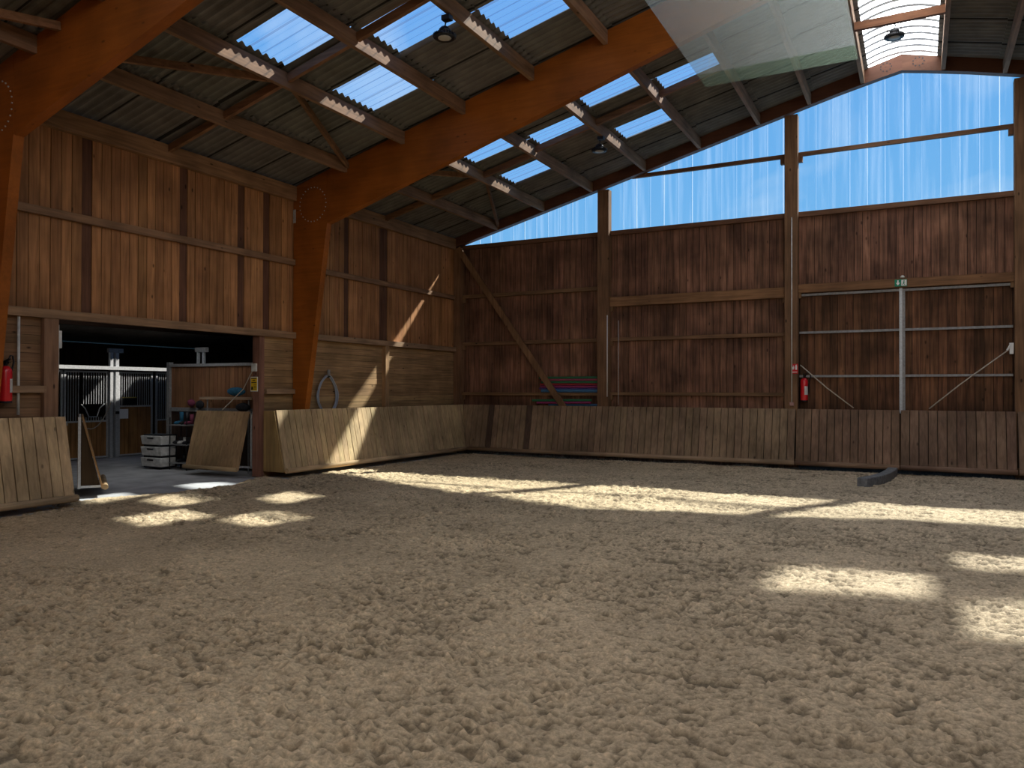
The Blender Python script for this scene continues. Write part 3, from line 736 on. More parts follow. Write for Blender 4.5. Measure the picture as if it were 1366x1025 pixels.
# ------------------------------------------------------------------ stable beyond the gateway
SZ = -.14
mb = MB(); mb.box((-12, -17, -.3), (.75, -.6, SZ)); st = mb.build('floor', CONC); struct(st, 'grey concrete floor of the stable beyond the gateway', 'floor')
mb = MB()
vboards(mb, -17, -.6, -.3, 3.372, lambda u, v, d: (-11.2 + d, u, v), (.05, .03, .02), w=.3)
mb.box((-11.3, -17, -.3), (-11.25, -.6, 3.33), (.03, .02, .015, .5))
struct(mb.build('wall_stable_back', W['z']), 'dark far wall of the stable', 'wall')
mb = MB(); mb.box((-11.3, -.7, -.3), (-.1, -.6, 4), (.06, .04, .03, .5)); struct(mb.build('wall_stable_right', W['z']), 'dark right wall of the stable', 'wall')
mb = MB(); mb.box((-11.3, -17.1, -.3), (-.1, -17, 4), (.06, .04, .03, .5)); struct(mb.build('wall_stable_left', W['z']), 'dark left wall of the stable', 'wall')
mb = MB()
def stable_z(x): return 3.92 + (x) * .045
def strip(x0, x1, y0, y1):
    ys = corr_grid(y0, y1); n = len(ys)
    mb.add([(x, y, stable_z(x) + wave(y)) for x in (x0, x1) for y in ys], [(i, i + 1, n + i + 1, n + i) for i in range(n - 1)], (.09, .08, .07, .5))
_holes = [(-7.22, -6.98, -8.6, -5.2), (-6.98, -6.45, -6.62, -6.2)]
strip(-11.6, -6.99, -17.2, -.5); strip(-6.40, -.02, -17.2, -.5)
strip(-6.99, -6.78, -17.2, -7.6); strip(-6.99, -6.78, -3.6, -.5)
strip(-6.78, -6.40, -17.2, -5.75); strip(-6.78, -6.40, -4.7, -.5)
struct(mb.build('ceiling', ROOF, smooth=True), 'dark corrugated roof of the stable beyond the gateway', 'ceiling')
for x, lab in ((-2.6, 'nearest'), (-5.2, 'farther')):
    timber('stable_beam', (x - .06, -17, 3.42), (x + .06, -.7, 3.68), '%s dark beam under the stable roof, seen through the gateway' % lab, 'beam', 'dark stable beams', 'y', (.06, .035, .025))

SXF = -7.5
def bars(mb, y0, y1, z0, z1, step=.075, r=.011, x=SXF):
    n = max(1, round((y1 - y0) / step))
    for i in range(1, n): y = y0 + (y1 - y0) * i / n; mb.tube([(x, y, z0), (x, y, z1)], r, 6)
def sq(mb, p, q, w=.05): mb.bar(p, q, w, w, (1, 0, 0) if abs(p[0] - q[0]) < 1e-6 else (0, 1, 0))
SWC = (.30, .15, .055)
def stall(y0, y1, zm, label, dip=False, ztop=2.33):
    t = thing('horse_stall', label, 'horse stall', (SXF, (y0 + y1) / 2, SZ), 'barred horse stalls')
    mb = MB(); sq(mb, (SXF, y0 + .025, SZ + .02), (SXF, y0 + .025, ztop)); sq(mb, (SXF, y1 - .025, SZ + .02), (SXF, y1 - .025, ztop))
    for z in (SZ + .05, zm, ztop): sq(mb, (SXF, y0, z), (SXF, y1, z), .045)
    mb.build('stall_frame', GALV, t)
    mb = MB()
    if dip:
        ya, yb = y0 + (y1 - y0) * .38, y1 - .1; ym = (ya + yb) / 2
        bars(mb, y0 + .05, ya, zm, ztop); bars(mb, ya, y1 - .05, 1.42, ztop)
        bars(mb, ya, y1 - .05, zm, 1.05)
        mb.tube([(SXF + .01, ya, 1.42), (SXF + .01, ya + .12, 1.30), (SXF + .01, ym - .12, 1.06), (SXF + .01, ym + .12, 1.06), (SXF + .01, yb - .15, 1.30), (SXF + .01, yb, 1.42)], .016, 6)
    else: bars(mb, y0 + .05, y1 - .05, zm, ztop)
    mb.build('bar_grille', GALV, t)
    mb = MB(); vboards(mb, y0 + .05, y1 - .05, SZ + .06, zm - .02, lambda u, v, d: (SXF + .01 + d, u, v), SWC, w=.14, j=.1); mb.build('wood_panel', W['z'], t)
    return t
stall(-9.7, -8.27, .93, 'barred stall front behind the left gateway post')
stall(-8.23, -6.94, .93, 'sliding stall door with a dipped opening in its bars', True)
t = stall(-6.62, -5.49, 1.34, 'barred stall front with a white notice on its wooden panel')
mb = MB(); mb.box((SXF - .05, -6.45, 1.37), (SXF + .05, -6.08, 1.58)); mb.build('feed_trough', BLACK, t)
mb = MB(); mb.box((SXF - .06, -6.47, 1.58), (SXF + .06, -6.06, 1.61), (.5, .4, .12, .5)); mb.build('feed_lip', W['y'], t)
stall(-5.37, -4.1, .9, 'narrow barred stall door left of the wooden partition')
t = thing('stall_post', 'tall galvanised double post between the stall doors', 'post', (SXF, -6.78, SZ))
mb = MB(); sq(mb, (SXF + .02, -6.86, SZ), (SXF + .02, -6.86, 2.98), .09); mb.build('post', GALV, t)
mb = MB(); sq(mb, (SXF + .02, -6.69, SZ), (SXF + .02, -6.69, 2.9), .1); mb.build('post', GALV, t)
mb = MB(); mb.box((SXF - .03, -6.95, 2.9), (SXF + .07, -6.5, 3.02)); mb.build('bracket', GALVD, t)
mb = MB(); mb.box((SXF + .06, -6.74, 1.12), (SXF + .1, -6.64, 1.2)); mb.build('latch', BLACK, t)
mb = MB(); sq(mb, (SXF + .05, -9.9, 2.45), (SXF + .05, -4.2, 2.45), .1); tag(mb.build('track_rail', GALV, loc=(SXF, -7, 2.45)), 'bright horizontal sliding track rail above the stall doors', 'rail')
mb = MB(); mb.box((SXF + .04, -6.60, .98), (SXF + .046, -6.32, 1.26)); tag(mb.build('notice', PAPER, loc=(SXF + .04, -6.46, 1.1)), 'white paper notice pinned to the wooden stall panel', 'notice')
mb = MB(); mb.tube([(SXF + .08, -7.6 + .1 * k, .72 + .02 * (k - 1) ** 2) for k in range(8)], .014, 6); tag(mb.build('lead_rope', ROPE, loc=(SXF + .08, -7.2, .7)), 'pale rope hanging in a curve across the stall door', 'rope')

# wooden partition on the right
PY = -7.6
t = thing('stable_partition', 'wooden stall side wall with steel frame behind the open right gate leaf', 'partition', (-2.2, PY, SZ))
mb = MB(); vboards(mb, -3.96, -.25, 1.38, 2.42, lambda u, v, d: (u, PY - d, v), (.22, .105, .05), w=.14); mb.build('upper_panel', W['z'], t)
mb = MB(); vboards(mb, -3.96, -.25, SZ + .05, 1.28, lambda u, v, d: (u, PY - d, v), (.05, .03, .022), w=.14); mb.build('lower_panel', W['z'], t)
mb = MB(); mb.box((-4.06, PY - .06, SZ), (-3.94, PY + .05, 2.54)); mb.box((-4.0, PY - .05, 2.42), (-.25, PY + .04, 2.49)); mb.box((-4.0, PY - .05, 1.28), (-.25, PY + .04, 1.38)); mb.build('steel_frame', GALVD, t)
t = thing('stall_post', 'short galvanised twin post rising above the wooden partition', 'post', (-3.2, -7.3, SZ))
for x in (-3.3, -3.1):
    mb = MB(); sq(mb, (x, -7.3, SZ), (x, -7.3, 2.86), .06); mb.build('post', GALV, t)
mb = MB(); mb.box((-3.36, -7.36, 2.8), (-2.98, -7.25, 2.92)); mb.build('bracket', GALVD, t)
t = thing('plank_shelf', 'pale plank shelf on thin legs behind the open right gate leaf', 'shelf', (-1.5, -7.9, SZ))
mb = MB(); mb.box((-2.42, -8.0, 1.60), (-.66, -7.78, 1.66), (.38, .27, .18, .5)); mb.build('plank', W['x'], t)
for x in (-2.25, -.85):
    mb = MB(); mb.tube([(x, -7.9, SZ), (x, -7.9, 1.6)], .018, 8); mb.build('leg', GALVD, t)

def blob(name, mat, c, r, label, cat, seed, group=None, squash=1.):
    rr = random.Random(seed); mb = MB(); n, m = 14, 8; vs = []; fs = []
    for i in range(m + 1):
        th = math.pi * i / m
        for k in range(n):
            a = 2 * math.pi * k / n; q = 1 + .12 * math.sin(3 * a + seed) + .08 * rr.uniform(-1, 1)
            vs.append((c[0] + r[0] * q * math.sin(th) * math.cos(a), c[1] + r[1] * q * math.sin(th) * math.sin(a), c[2] + r[2] * (math.cos(th)) * q))
    for i in range(m):
        for k in range(n): fs.append((i * n + k, (i + 1) * n + k, (i + 1) * n + (k + 1) % n, i * n + (k + 1) % n))
    mb.add(vs, fs); o = mb.build(name, mat, loc=(c[0], c[1], c[2] - r[2]), smooth=True)
    sd = o.modifiers.new('soft', 'SUBSURF'); sd.levels = 1; sd.render_levels = 1
    return tag(o, label, cat, group)
blob('folded_rug', BLUE, (-1.25, -7.9, 1.79), (.30, .1, .10), 'blue bundled rug on the plank shelf', 'rug', 3)
blob('saddle_pad', DARK, (-1.0, -7.93, 1.42), (.24, .09, .10), 'dark saddle pad hanging under the plank shelf', 'saddle pad', 5)

# storage beside the partition
t = thing('drawer_tower', 'white three tier plastic drawer tower on the stable floor', 'drawers', (-3.62, -8.15, SZ))
mb = MB(); mb.box((-3.96, -8.38, SZ + .04), (-3.28, -7.95, SZ + .86)); mb.build('carcass', BLACK, t)
for k in range(3):
    z = SZ + .07 + k * .27
    mb = MB(); mb.hexa([(-3.98, -8.42, z), (-3.27, -8.42, z), (-3.27, -8.0, z), (-3.98, -8.0, z)], [(-4.0, -8.45, z + .22), (-3.25, -8.45, z + .22), (-3.25, -8.0, z + .22), (-4.0, -8.0, z + .22)])
    dw = mb.build('drawer', WHITED, t, bevel=.015)
    mb = MB(); mb.box((-3.72, -8.47, z + .15), (-3.52, -8.44, z + .18)); mb.build('handle', BLACK, dw)
t = thing('shoe_rack', 'black metal shoe rack beside the white drawer tower', 'rack', (-2.9, -8.05, SZ))
for x in (-3.2, -2.6):
    for y in (-8.22, -7.9):
        mb = MB(); mb.tube([(x, y, SZ), (x, y, 1.15)], .014, 6); mb.build('leg', BLACK, t)
for z in (.02, .47, .95):
    mb = MB(); mb.box((-3.22, -8.24, z), (-2.58, -7.88, z + .02)); mb.build('shelf', GALVD, t)
def boot(x, z, mat, label, h=.16):
    z += .008
    b = thing('boot', label, 'boot', (x, -8.1, z), 'footwear on the rack')
    mb = MB(); mb.tube([(x, -8.0, z + .03), (x, -8.0, z + h)], [.045, .05], 10); mb.build('shaft', mat, b, smooth=True)
    mb = MB(); mb.tube([(x, -7.97, z + .04), (x, -8.08, z + .045), (x, -8.18, z + .035), (x, -8.22, z + .03)], [.04, .042, .04, .02], 10); mb.build('foot', mat, b, smooth=True)
boot(-3.08, .49, DARK, 'dark boot at the left end of the rack middle shelf'); boot(-2.92, .49, WHITED, 'pale boot in the centre of the rack middle shelf'); boot(-2.74, .49, DARK, 'dark boot at the right end of the rack middle shelf')
boot(-3.05, .97, BLUE, 'blue boot on the left of the rack top shelf', .3); boot(-2.85, .97, BLACK, 'tall black boot on the rack top shelf', .3); boot(-2.68, .97, PINK, 'pinkish boot on the right of the rack top shelf', .25)
boot(-2.95, .04, BLACK, 'black boot on the rack bottom shelf', .2)
blob('cloth_bundle', PINK, (-3.02, -7.74, 1.5), (.13, .07, .09), 'dull pink cloth bundle hung on the partition above the shoe rack', 'cloth', 8)
blob('cloth_bundle', DARK, (-2.7, -7.74, 1.46), (.15, .07, .1), 'dark cloth bundle hung on the partition right of the pink bundle', 'cloth', 9)

# ------------------------------------------------------------------ signs, boxes, ropes on the gateway
t = thing('warning_sign', 'small yellow notice with black text on the right gateway post', 'sign', (-.08, OY1 - .01, 1.95))
mb = MB(); mb.box((-.20, OY1 - .012, 1.80), (.02, OY1, 2.13)); mb.build('board', WHITE, t)
mb = MB(); mb.box((-.185, OY1 - .016, 1.82), (.005, OY1 - .011, 2.11)); mb.build('yellow_face', YELL, t)
mb = MB()
for z, a, b in ((2.08, -.17, -.01), (2.04, -.13, -.05), (1.99, -.165, -.015)): mb.box((a, OY1 - .02, z), (b, OY1 - .015, z + .018))
mb.prism([(-.175, OY1 - .02, 1.835), (-.11, OY1 - .02, 1.835), (-.12, OY1 - .02, 1.90), (-.15, OY1 - .02, 1.92), (-.17, OY1 - .02, 1.88)], (0, .005, 0))
for z in (1.85, 1.88, 1.91, 1.94): mb.box((-.095, OY1 - .02, z), (-.015, OY1 - .015, z + .010))
mb.build('print', BLACK, t)
mb = MB(); mb.box((-.14, OY1 - .05, 2.25), (.0, OY1, 2.43)); tag(mb.build('junction_box', WHITED, loc=(-.07, OY1, 2.3), bevel=.008), 'grey white box fixed to the right gateway post above the yellow sign', 'box')
mb = MB(); mb.tube([(-.12, OY1 - .03, 2.27), (-.6, -8.3, 1.85), (-1.15, -8.42, 1.36)], .012, 6); tag(mb.build('gate_rope', ROPE, loc=(-.12, OY1 - .03, 2.27)), 'pale rope from the right gateway post down to the open gate leaf', 'rope', 'gate ropes')
mb = MB(); mb.tube([(.04, OY0 + .03, 2.95), (.04, OY0 + .03, 2.2), (.02, OY0 + .02, 1.45)], .012, 6); mb.box((.01, OY0, 2.55), (.07, OY0 + .07, 2.85))
tag(mb.build('cable', WHITED, loc=(.04, OY0, 2.9)), 'pale cable and switch box down the edge of the left gateway post', 'cable')
mb = MB(); mb.tube([(.05, -13.66, 3.05), (.05, -13.66, 1.42)], .022, 8); tag(mb.build('conduit', WHITED, loc=(.05, -13.66, 1.42), smooth=True), 'vertical pale conduit on the wall right of the big red extinguisher', 'conduit', 'conduits')

# ------------------------------------------------------------------ fire extinguishers
def extinguisher(x, y, z, label, s=1.0):
    t = thing('fire_extinguisher', label, 'fire extinguisher', (x, y, z), 'red fire extinguishers')
    p = lambda r, h: (r * s, h * s)
    mb = MB(); mb.lathe([p(.06, 0), p(.083, .01), p(.088, .04), p(.088, .46), p(.08, .51), p(.055, .545), p(.03, .56)], (x, y, z), 24); mb.build('cylinder', RED, t, smooth=True)
    mb = MB(); mb.lathe([p(.088, 0), p(.089, .012), p(.086, .03)], (x, y, z - .012 * s), 24); mb.build('base_ring', BLACK, t, smooth=True)
    mb = MB(); mb.lathe([p(.028, .555), p(.028, .60), p(.02, .62)], (x, y, z), 14); mb.box((x - .02 * s, y - .05 * s, z + .59 * s), (x + .02 * s, y + .03 * s, z + .63 * s)); mb.build('valve', BLACK, t)
    mb = MB(); mb.bar((x, y + .03 * s, z + .63 * s), (x, y - .12 * s, z + .67 * s), .03 * s, .014 * s); mb.bar((x, y + .03 * s, z + .61 * s), (x, y - .12 * s, z + .61 * s), .03 * s, .014 * s); mb.build('handle', BLACK, t)
    mb = MB(); mb.tube([(x + .02 * s, y + .02 * s, z + .6 * s), (x + .08 * s, y + .02 * s, z + .72 * s), (x + .12 * s, y + .03 * s, z + .72 * s), (x + .14 * s, y + .04 * s, z + .62 * s), (x + .11 * s, y + .05 * s, z + .45 * s), (x + .1 * s, y + .05 * s, z + .2 * s)], .013 * s, 8); mb.build('hose', BLACK, t, smooth=True)
    # paper label wrapped round the front
    mb = MB(); n = 10; vs = []; fs = []
    for i in range(n + 1):
        a = math.radians(-80 + 70 * i / n)
        for h in (.15, .36): vs.append((x + .0892 * s * math.cos(a), y + .0892 * s * math.sin(a), z + h * s))
    for i in range(n): fs.append((2 * i, 2 * i + 2, 2 * i + 3, 2 * i + 1))
    mb.add(vs, fs); mb.build('paper_label', WHITED, t, smooth=True)
    mb = MB(); mb.box((x - .1 * s, y + .085 * s, z + .3 * s), (x + .1 * s, y + .117 * s, z + .4 * s)); mb.build('wall_bracket', BLACK, t)
    return t
e1 = extinguisher(.125, -13.90, 1.63, 'large bright red fire extinguisher on the left wall beside the near frame', 1.05)
e1.rotation_euler.z = math.radians(90)
# the second hangs on the back wall: same make, mesh data shared
e2 = copy_thing(e1, (10.55, -.12, 1.58), 'small dark red fire extinguisher on the back wall beside the post with a red sign'); e2.rotation_euler.z = 0
t = thing('fire_sign', 'small red fire extinguisher sign on the back wall post', 'sign', (10.36, -.27, 2.40))
mb = MB(); mb.box((10.26, -.275, 2.28), (10.42, -.26, 2.53)); mb.build('board', REDS, t)
mb = MB(); ys_ = -.279
mb.box((10.355, ys_, 2.38), (10.40, ys_ + .005, 2.49)); mb.box((10.365, ys_, 2.49), (10.39, ys_ + .005, 2.51))
mb.prism([(10.28, ys_, 2.40), (10.30, ys_, 2.38), (10.325, ys_, 2.40), (10.33, ys_, 2.45), (10.31, ys_, 2.50), (10.305, ys_, 2.45), (10.285, ys_, 2.46)], (0, .005, 0))
mb.box((10.28, ys_, 2.31), (10.40, ys_ + .005, 2.33)); mb.build('pictogram', WHITE, t)

# emergency exit sign over the double door
t = thing('exit_sign', 'green and white emergency exit sign above the double door', 'sign', (12.76, -.15, 4.38))
mb = MB(); mb.box((12.63, -.19, 4.38), (12.90, -.14, 4.55)); mb.build('housing', GREENS, t, bevel=.006)
mb = MB(); mb.box((12.775, -.195, 4.395), (12.89, -.188, 4.535)); mb.build('white_field', WHITE, t)
mb = MB(); ya = -.195
mb.prism([(12.69, ya, 4.53), (12.715, ya, 4.53), (12.715, ya, 4.47), (12.745, ya, 4.47), (12.702, ya, 4.405), (12.66, ya, 4.47), (12.69, ya, 4.47)], (0, .006, 0)); mb.build('arrow', WHITE, t)
mb = MB(); yb = -.2
mb.lathe([(.012, 0), (.012, -.004)], (12.835, yb + .006, 4.515), 10, 'y'); mb.bar((12.835, yb, 4.50), (12.825, yb, 4.455), .004, .02, (1, 0, 0)); mb.bar((12.825, yb, 4.455), (12.855, yb, 4.41), .004, .014, (1, 0, 0)); mb.bar((12.825, yb, 4.455), (12.80, yb, 4.415), .004, .014, (1, 0, 0)); mb.bar((12.81, yb, 4.485), (12.86, yb, 4.475), .004, .012, (0, 0, 1)); mb.build('running_figure', GREENS, t)
mb = MB(); mb.lathe([(.05, 0), (.05, .03), (.02, .06)], (12.80, -.08, 4.60), 12); tag(mb.build('sensor', WHITED, loc=(12.8, -.08, 4.6), smooth=True), 'small round sensor just above the green exit sign', 'sensor')

# conduits, pull ropes on the back wall
def vtube(name, x, y, z0, z1, r, mat, label, cat, group):
    mb = MB(); mb.tube([(x, y, z0), (x, y, z1)], r, 8); return tag(mb.build(name, mat, loc=(x, y, z0), smooth=True), label, cat, group)
vtube('conduit', 10.27, -.275, 1.55, 6.3, .014, WHITED, 'thin vertical conduit on the post with the red fire sign', 'conduit', 'conduits')
mb = MB(); mb.box((10.22, -.30, 1.46), (10.32, -.26, 1.55)); tag(mb.build('socket_box', plain('dusty_red_box', (.35, .2, .18), .6), loc=(10.27, -.28, 1.46), bevel=.006), 'small reddish box at the foot of the thin conduit on the post', 'box')
vtube('conduit', 5.24, -.27, 1.66, 4.0, .014, WHITE, 'bright thin conduit down the right side of the post by the pole stack', 'conduit', 'conduits')
vtube('hanging_rod', 5.53, -.13, 1.42, 3.85, .008, WHITED, 'thin hanging rod just right of the post by the pole stack', 'rod', None)
mb = MB(); mb.tube([(10.47, -.2, 2.5), (11.1, -.24, 1.92), (11.72, -.27, 1.42)], .016, 6); tag(mb.build('door_rope', ROPE, loc=(10.47, -.2, 2.5), smooth=True), 'left slanting rope across the double door, from the red sign down', 'rope', 'slanting door ropes')
mb = MB(); mb.tube([(14.97, -.2, 2.80), (14.0, -.24, 2.0), (13.36, -.27, 1.42)], .016, 6); tag(mb.build('door_rope', ROPE, loc=(14.97, -.2, 2.8), smooth=True), 'right slanting rope across the double door, from the white cleat down', 'rope', 'slanting door ropes')
mb = MB(); mb.box((14.98, -.2, 2.70), (15.06, -.1, 2.95)); mb.bar((15.0, -.2, 2.92), (14.93, -.22, 2.78), .03, .03); tag(mb.build('rope_cleat', WHITE, loc=(15.0, -.15, 2.7)), 'white rope cleat beside the post at the right picture edge', 'cleat')

# ------------------------------------------------------------------ coloured poles on the back wall
def pole(x0, x1, y, z, r, col, label, slope=0.0, sc=.85):
    t = thing('ground_pole', label, 'pole', ((x0 + x1) / 2, y, z - r), 'coloured ground poles')
    zz = lambda x: z + slope * (x - x0)
    mb = MB(); mb.tube([(x0 + .06, y, zz(x0)), (x1 - .06, y, zz(x1))], r, 8); mb.build('shaft', POLEC[col], t)
    for a, b in ((x0, x0 + .06), (x1 - .06, x1)):
        mb = MB(); mb.tube([(a, y, zz(a)), (b, y, zz(b))], r * 1.02, 8); mb.build('end_cap', POLEC[col], t)
rows = ['blue', 'purple', 'magenta', 'red', 'green', 'pink', 'green']
zc = 1.80
lab = ['thick blue ground pole at the bottom of the stack on the rail', 'thin purple ground pole just above the thick blue one', 'magenta ground pole in the middle of the stack', 'red ground pole between magenta and lower green poles', 'lower green ground pole of the stack on the rail', 'pink ground pole just under the top green one', 'green ground pole topmost of the stack on the rail']
for k, cname in enumerate(rows):
    r = .05 if k == 0 else (.022 if k == 1 else .0335)
    if k == 0: zc = 1.77 + r
    else: zc += pr + r
    pr = r
    pole(3.03 + random.uniform(-.05, .04), 4.91 + random.uniform(-.03, .01), -.09 + random.uniform(-.008, .008), zc, r, cname, lab[k])
pole(2.80, 4.72, -.17, 1.53, .034, 'green', 'green ground pole topmost of the low pair tucked behind the kickboard', .012)
pole(2.95, 4.70, -.17, 1.462, .034, 'magenta', 'magenta ground pole under the low green one behind the kickboard', .010)
pole(3.3, 4.92, -.09, 1.41, .034, 'blue', 'blue ground pole lying lowest, peeping over the kickboard by the post', 0)

# hose on the left wall, behind the middle frame
t = thing('hose_coil', 'grey blue hose coil hung on the left wall beside the middle frame', 'hose', (.06, -6.25, 1.4))
for q, (rw, dx) in enumerate(((.33, 0), (.36, .03), (.39, .0), (.36, -.02))):
    mb = MB(); pts = []
    for k in range(36):
        a = 2 * math.pi * k / 36; yy = -6.22 + (rw * (1 - .25 * max(0, math.sin(a)))) * math.cos(a); zz2 = 1.72 + .47 * math.sin(a) + .012 * math.sin(5 * a + q)
        pts.append((.07 + dx + .01 * q, yy, zz2))
    mb.tube(pts, .016, 8, True); mb.build('hose_loop', HOSE, t, smooth=True)
mb = MB(); mb.box((0.0, -6.26, 2.15), (.13, -6.18, 2.19)); mb.box((.10, -6.26, 2.15), (.13, -6.18, 2.34)); mb.build('hook', GALVD, t)

# curved beam lying on the sand
pts = [(12.10, -3.55), (12.32, -2.95), (12.48, -2.2), (12.57, -1.4), (12.60, -.80)]
mb = MB(); P = [Vector((x, y, 0)) for x, y in pts]; ring = []
for i, p in enumerate(P):
    tdir = (P[min(i + 1, 4)] - P[max(i - 1, 0)]).normalized(); r = Vector((tdir.y, -tdir.x, 0)) * .105
    ring.append([p - r + Vector((0, 0, -.16)), p + r + Vector((0, 0, -.16)), p + r + Vector((0, 0, .04)), p - r + Vector((0, 0, .04))])
vs = [q for g in ring for q in g]; fs = [(3, 2, 1, 0), (16, 17, 18, 19)]
for i in range(4):
    for k in range(4): fs.append((i * 4 + k, i * 4 + (k + 1) % 4, (i + 1) * 4 + (k + 1) % 4, (i + 1) * 4 + k))
mb.add(vs, fs); o = mb.build('curved_beam', LOGM, loc=(12.4, -2.2, -.12), bevel=.02); tag(o, 'curved grey beam lying on the sand, sticking out from under the back kickboard', 'beam')

# ------------------------------------------------------------------ high bay lamps
def highbay(x, y, z, label, drop=.0):
    """Round high-bay lamp, its lens at height z."""
    t = thing('high_bay_lamp', label, 'lamp', (x, y, z), 'black high bay lamps')
    mb = MB(); mb.lathe([(.10, .0), (.17, .0), (.175, .02), (.165, .05), (.12, .075), (.1, .09)], (x, y, z), 28); mb.build('housing', BLACK, t, smooth=True)
    mb = MB()
    for k in range(28):
        a = 2 * math.pi * k / 28; c, s = math.cos(a), math.sin(a); mb.bar((x + .12 * c, y + .12 * s, z + .045), (x + .19 * c, y + .19 * s, z + .03), .008, .05)
    mb.build('cooling_fins', BLACK, t)
    mb = MB(); mb.lathe([(.1, .08), (.095, .14), (.06, .18), (.02, .19)], (x, y, z), 20); mb.build('driver_box', BLACK, t, smooth=True)
    mb = MB(); mb.lathe([(.001, -.012), (.09, -.008), (.115, .002)], (x, y, z), 24); mb.build('lens', LENS, t, smooth=True)
    mb = MB()
    mb.tube([(x, y, z + .18), (x + .02, y, z + .25), (x, y, z + .3)], .012, 6)
    if drop > 0:
        mb.tube([(x - .12, y, z + .04), (x - .12, y, z + drop)], .01, 5); mb.tube([(x + .12, y, z + .04), (x + .12, y, z + drop)], .01, 5)
    else: mb.box((x - .03, y - .06, z + .28), (x + .12, y + .06, z + .36))
    mb.build('hanger', BLACK, t)
highbay(6.28, -10.45, 7.62, 'black round lamp hanging from the fourth purlin near the top of the picture')
highbay(6.28, -3.55, 7.66, 'smaller black round lamp under the roof near the back wall, left of centre')
highbay(12.72, -3.75, 8.98, 'dark round lamp hanging under the bright ridge skylight', .3)

# reflection in the viewing window glass, built as a sheet added below the roof
t = thing('reflection_sheet', 'large pale window glass reflection built as a see-through sheet left of the ridge skylight', 'sheet', (10.9, -8.5, 7.5))
mb = MB(); mb.box((9.65, -10.35, 7.495), (12.24, -7.35, 7.505)); mb.build('panel', PANEL, t)  # PANEL is the pale window reflection material
mb = MB(); mb.box((9.65, -7.35, 7.495), (12.24, -6.75, 7.505)); mb.build('green_reflection_edge', REFLG, t)
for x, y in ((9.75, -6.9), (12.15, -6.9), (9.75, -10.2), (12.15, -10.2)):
    mb = MB(); mb.tube([(x, y, 7.5), (x, y, roof_z(x, 6.6))], .002, 5); mb.build('added_wire', GALVD, t)  # wires added to carry the reflection sheet

# ------------------------------------------------------------------ daylight and added fill lights
SUN_DIR = Vector((-.49, -.913, -1.0))
ld = DATA.lights.new('sun', 'SUN'); ld.energy = 12.0; ld.angle = math.radians(1.3); ld.color = (1.0, .93, .82)
so = DATA.objects.new('sun', ld); C.objects.link(so); so.rotation_euler = SUN_DIR.to_track_quat('-Z', 'Y').to_euler(); so.location = (20, 20, 30)
def area(name, loc, target, sx, sy, power, col):
    l = DATA.lights.new(name, 'AREA'); l.shape = 'RECTANGLE'; l.size = sx; l.size_y = sy; l.energy = power; l.color = col
    o = DATA.objects.new(name, l); C.objects.link(o); o.location = loc
    o.rotation_euler = (Vector(target) - Vector(loc)).to_track_quat('-Z', 'Y').to_euler(); return o
# fill light added high behind the viewer; no glazed gable is modelled there
area('rear_fill_light', (12.8, -21.7, 7.6), (11, -8, 0), 20, 2.6, 800, (1.0, .96, .9))
area('stable_fill_light', (-2.2, -9.5, 3.72), (-6, -8.5, 0), 3.0, 1.0, 40, (.95, .97, 1.0))  # lamp added under the stable roof to lift the dim interior

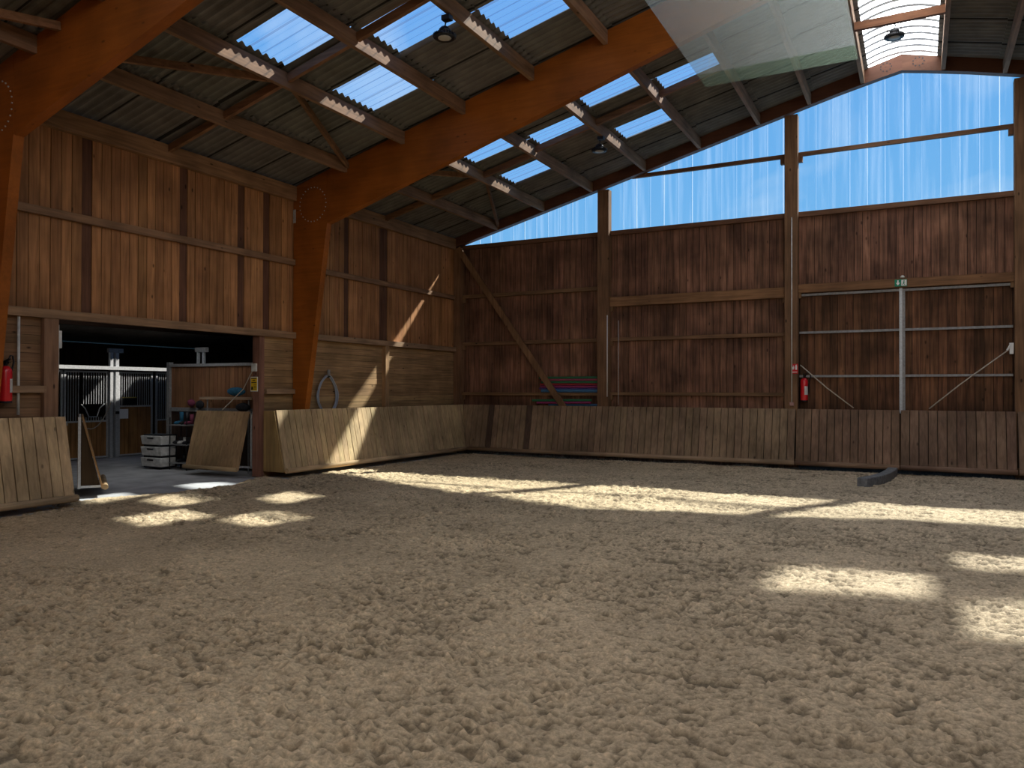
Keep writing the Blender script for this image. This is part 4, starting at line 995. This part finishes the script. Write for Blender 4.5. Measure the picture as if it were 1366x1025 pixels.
wd = DATA.worlds.new('World'); bpy.context.scene.world = wd; wd.use_nodes = True
nt = wd.node_tree; nt.nodes.clear(); L = nt.links.new
out = N(nt, 'ShaderNodeOutputWorld'); bg = N(nt, 'ShaderNodeBackground'); L(bg.outputs[0], out.inputs[0])
tc = N(nt, 'ShaderNodeTexCoord'); sp = N(nt, 'ShaderNodeSeparateXYZ'); L(tc.outputs['Generated'], sp.inputs[0])
rp = N(nt, 'ShaderNodeValToRGB'); L(sp.outputs[2], rp.inputs[0])
rp.color_ramp.elements[0].position = 0.0; rp.color_ramp.elements[0].color = (.19, .50, .80, 1)
rp.color_ramp.elements[1].position = .75; rp.color_ramp.elements[1].color = (.06, .27, .78, 1)
e = rp.color_ramp.elements.new(.28); e.color = (.10, .40, .80, 1)
cn = N(nt, 'ShaderNodeTexNoise'); cn.inputs['Scale'].default_value = 5.0; cn.inputs['Detail'].default_value = 7; cn.inputs['Distortion'].default_value = .5
L(tc.outputs['Generated'], cn.inputs['Vector'])
cr = N(nt, 'ShaderNodeMapRange'); cr.inputs[1].default_value = .54; cr.inputs[2].default_value = .80; cr.inputs[3].default_value = 0; cr.inputs[4].default_value = .5
L(cn.outputs['Fac'], cr.inputs[0])
mx = N(nt, 'ShaderNodeMix', data_type='RGBA'); L(cr.outputs[0], mx.inputs[0]); L(rp.outputs[0], mx.inputs[6]); mx.inputs[7].default_value = (.85, .92, 1, 1)
L(mx.outputs[2], bg.inputs[0]); bg.inputs[1].default_value = 1.0

# ------------------------------------------------------------------ camera
cd = DATA.cameras.new('camera'); co = DATA.objects.new('camera', cd); C.objects.link(co)
cd.sensor_fit = 'HORIZONTAL'; cd.sensor_width = 36; cd.lens = 1022.59 * 36 / 1366; cd.clip_start = .05; cd.clip_end = 300
fw = Vector((-0.46851076, 0.88342543, 0.00756185)); rt = Vector((0.88345657, 0.46850717, 0.00234897)); up = Vector((0.00146764, -0.00778108, 0.99996865))
co.matrix_world = Matrix(((rt.x, up.x, -fw.x, 13.141), (rt.y, up.y, -fw.y, -21.0), (rt.z, up.z, -fw.z, 1.85), (0, 0, 0, 1)))
bpy.context.scene.camera = co

# lift everything so that the sand lies at height zero
for o in list(C.objects):
    if o.parent is None: o.location.z += .13

s = bpy.context.scene
s.view_settings.view_transform = 'Standard'; s.view_settings.look = 'None'; s.view_settings.exposure = 0.0
s.cycles.max_bounces = 10; s.cycles.diffuse_bounces = 5; s.cycles.transparent_max_bounces = 12; s.cycles.sample_clamp_indirect = 6.0
s.cycles.use_denoising = True
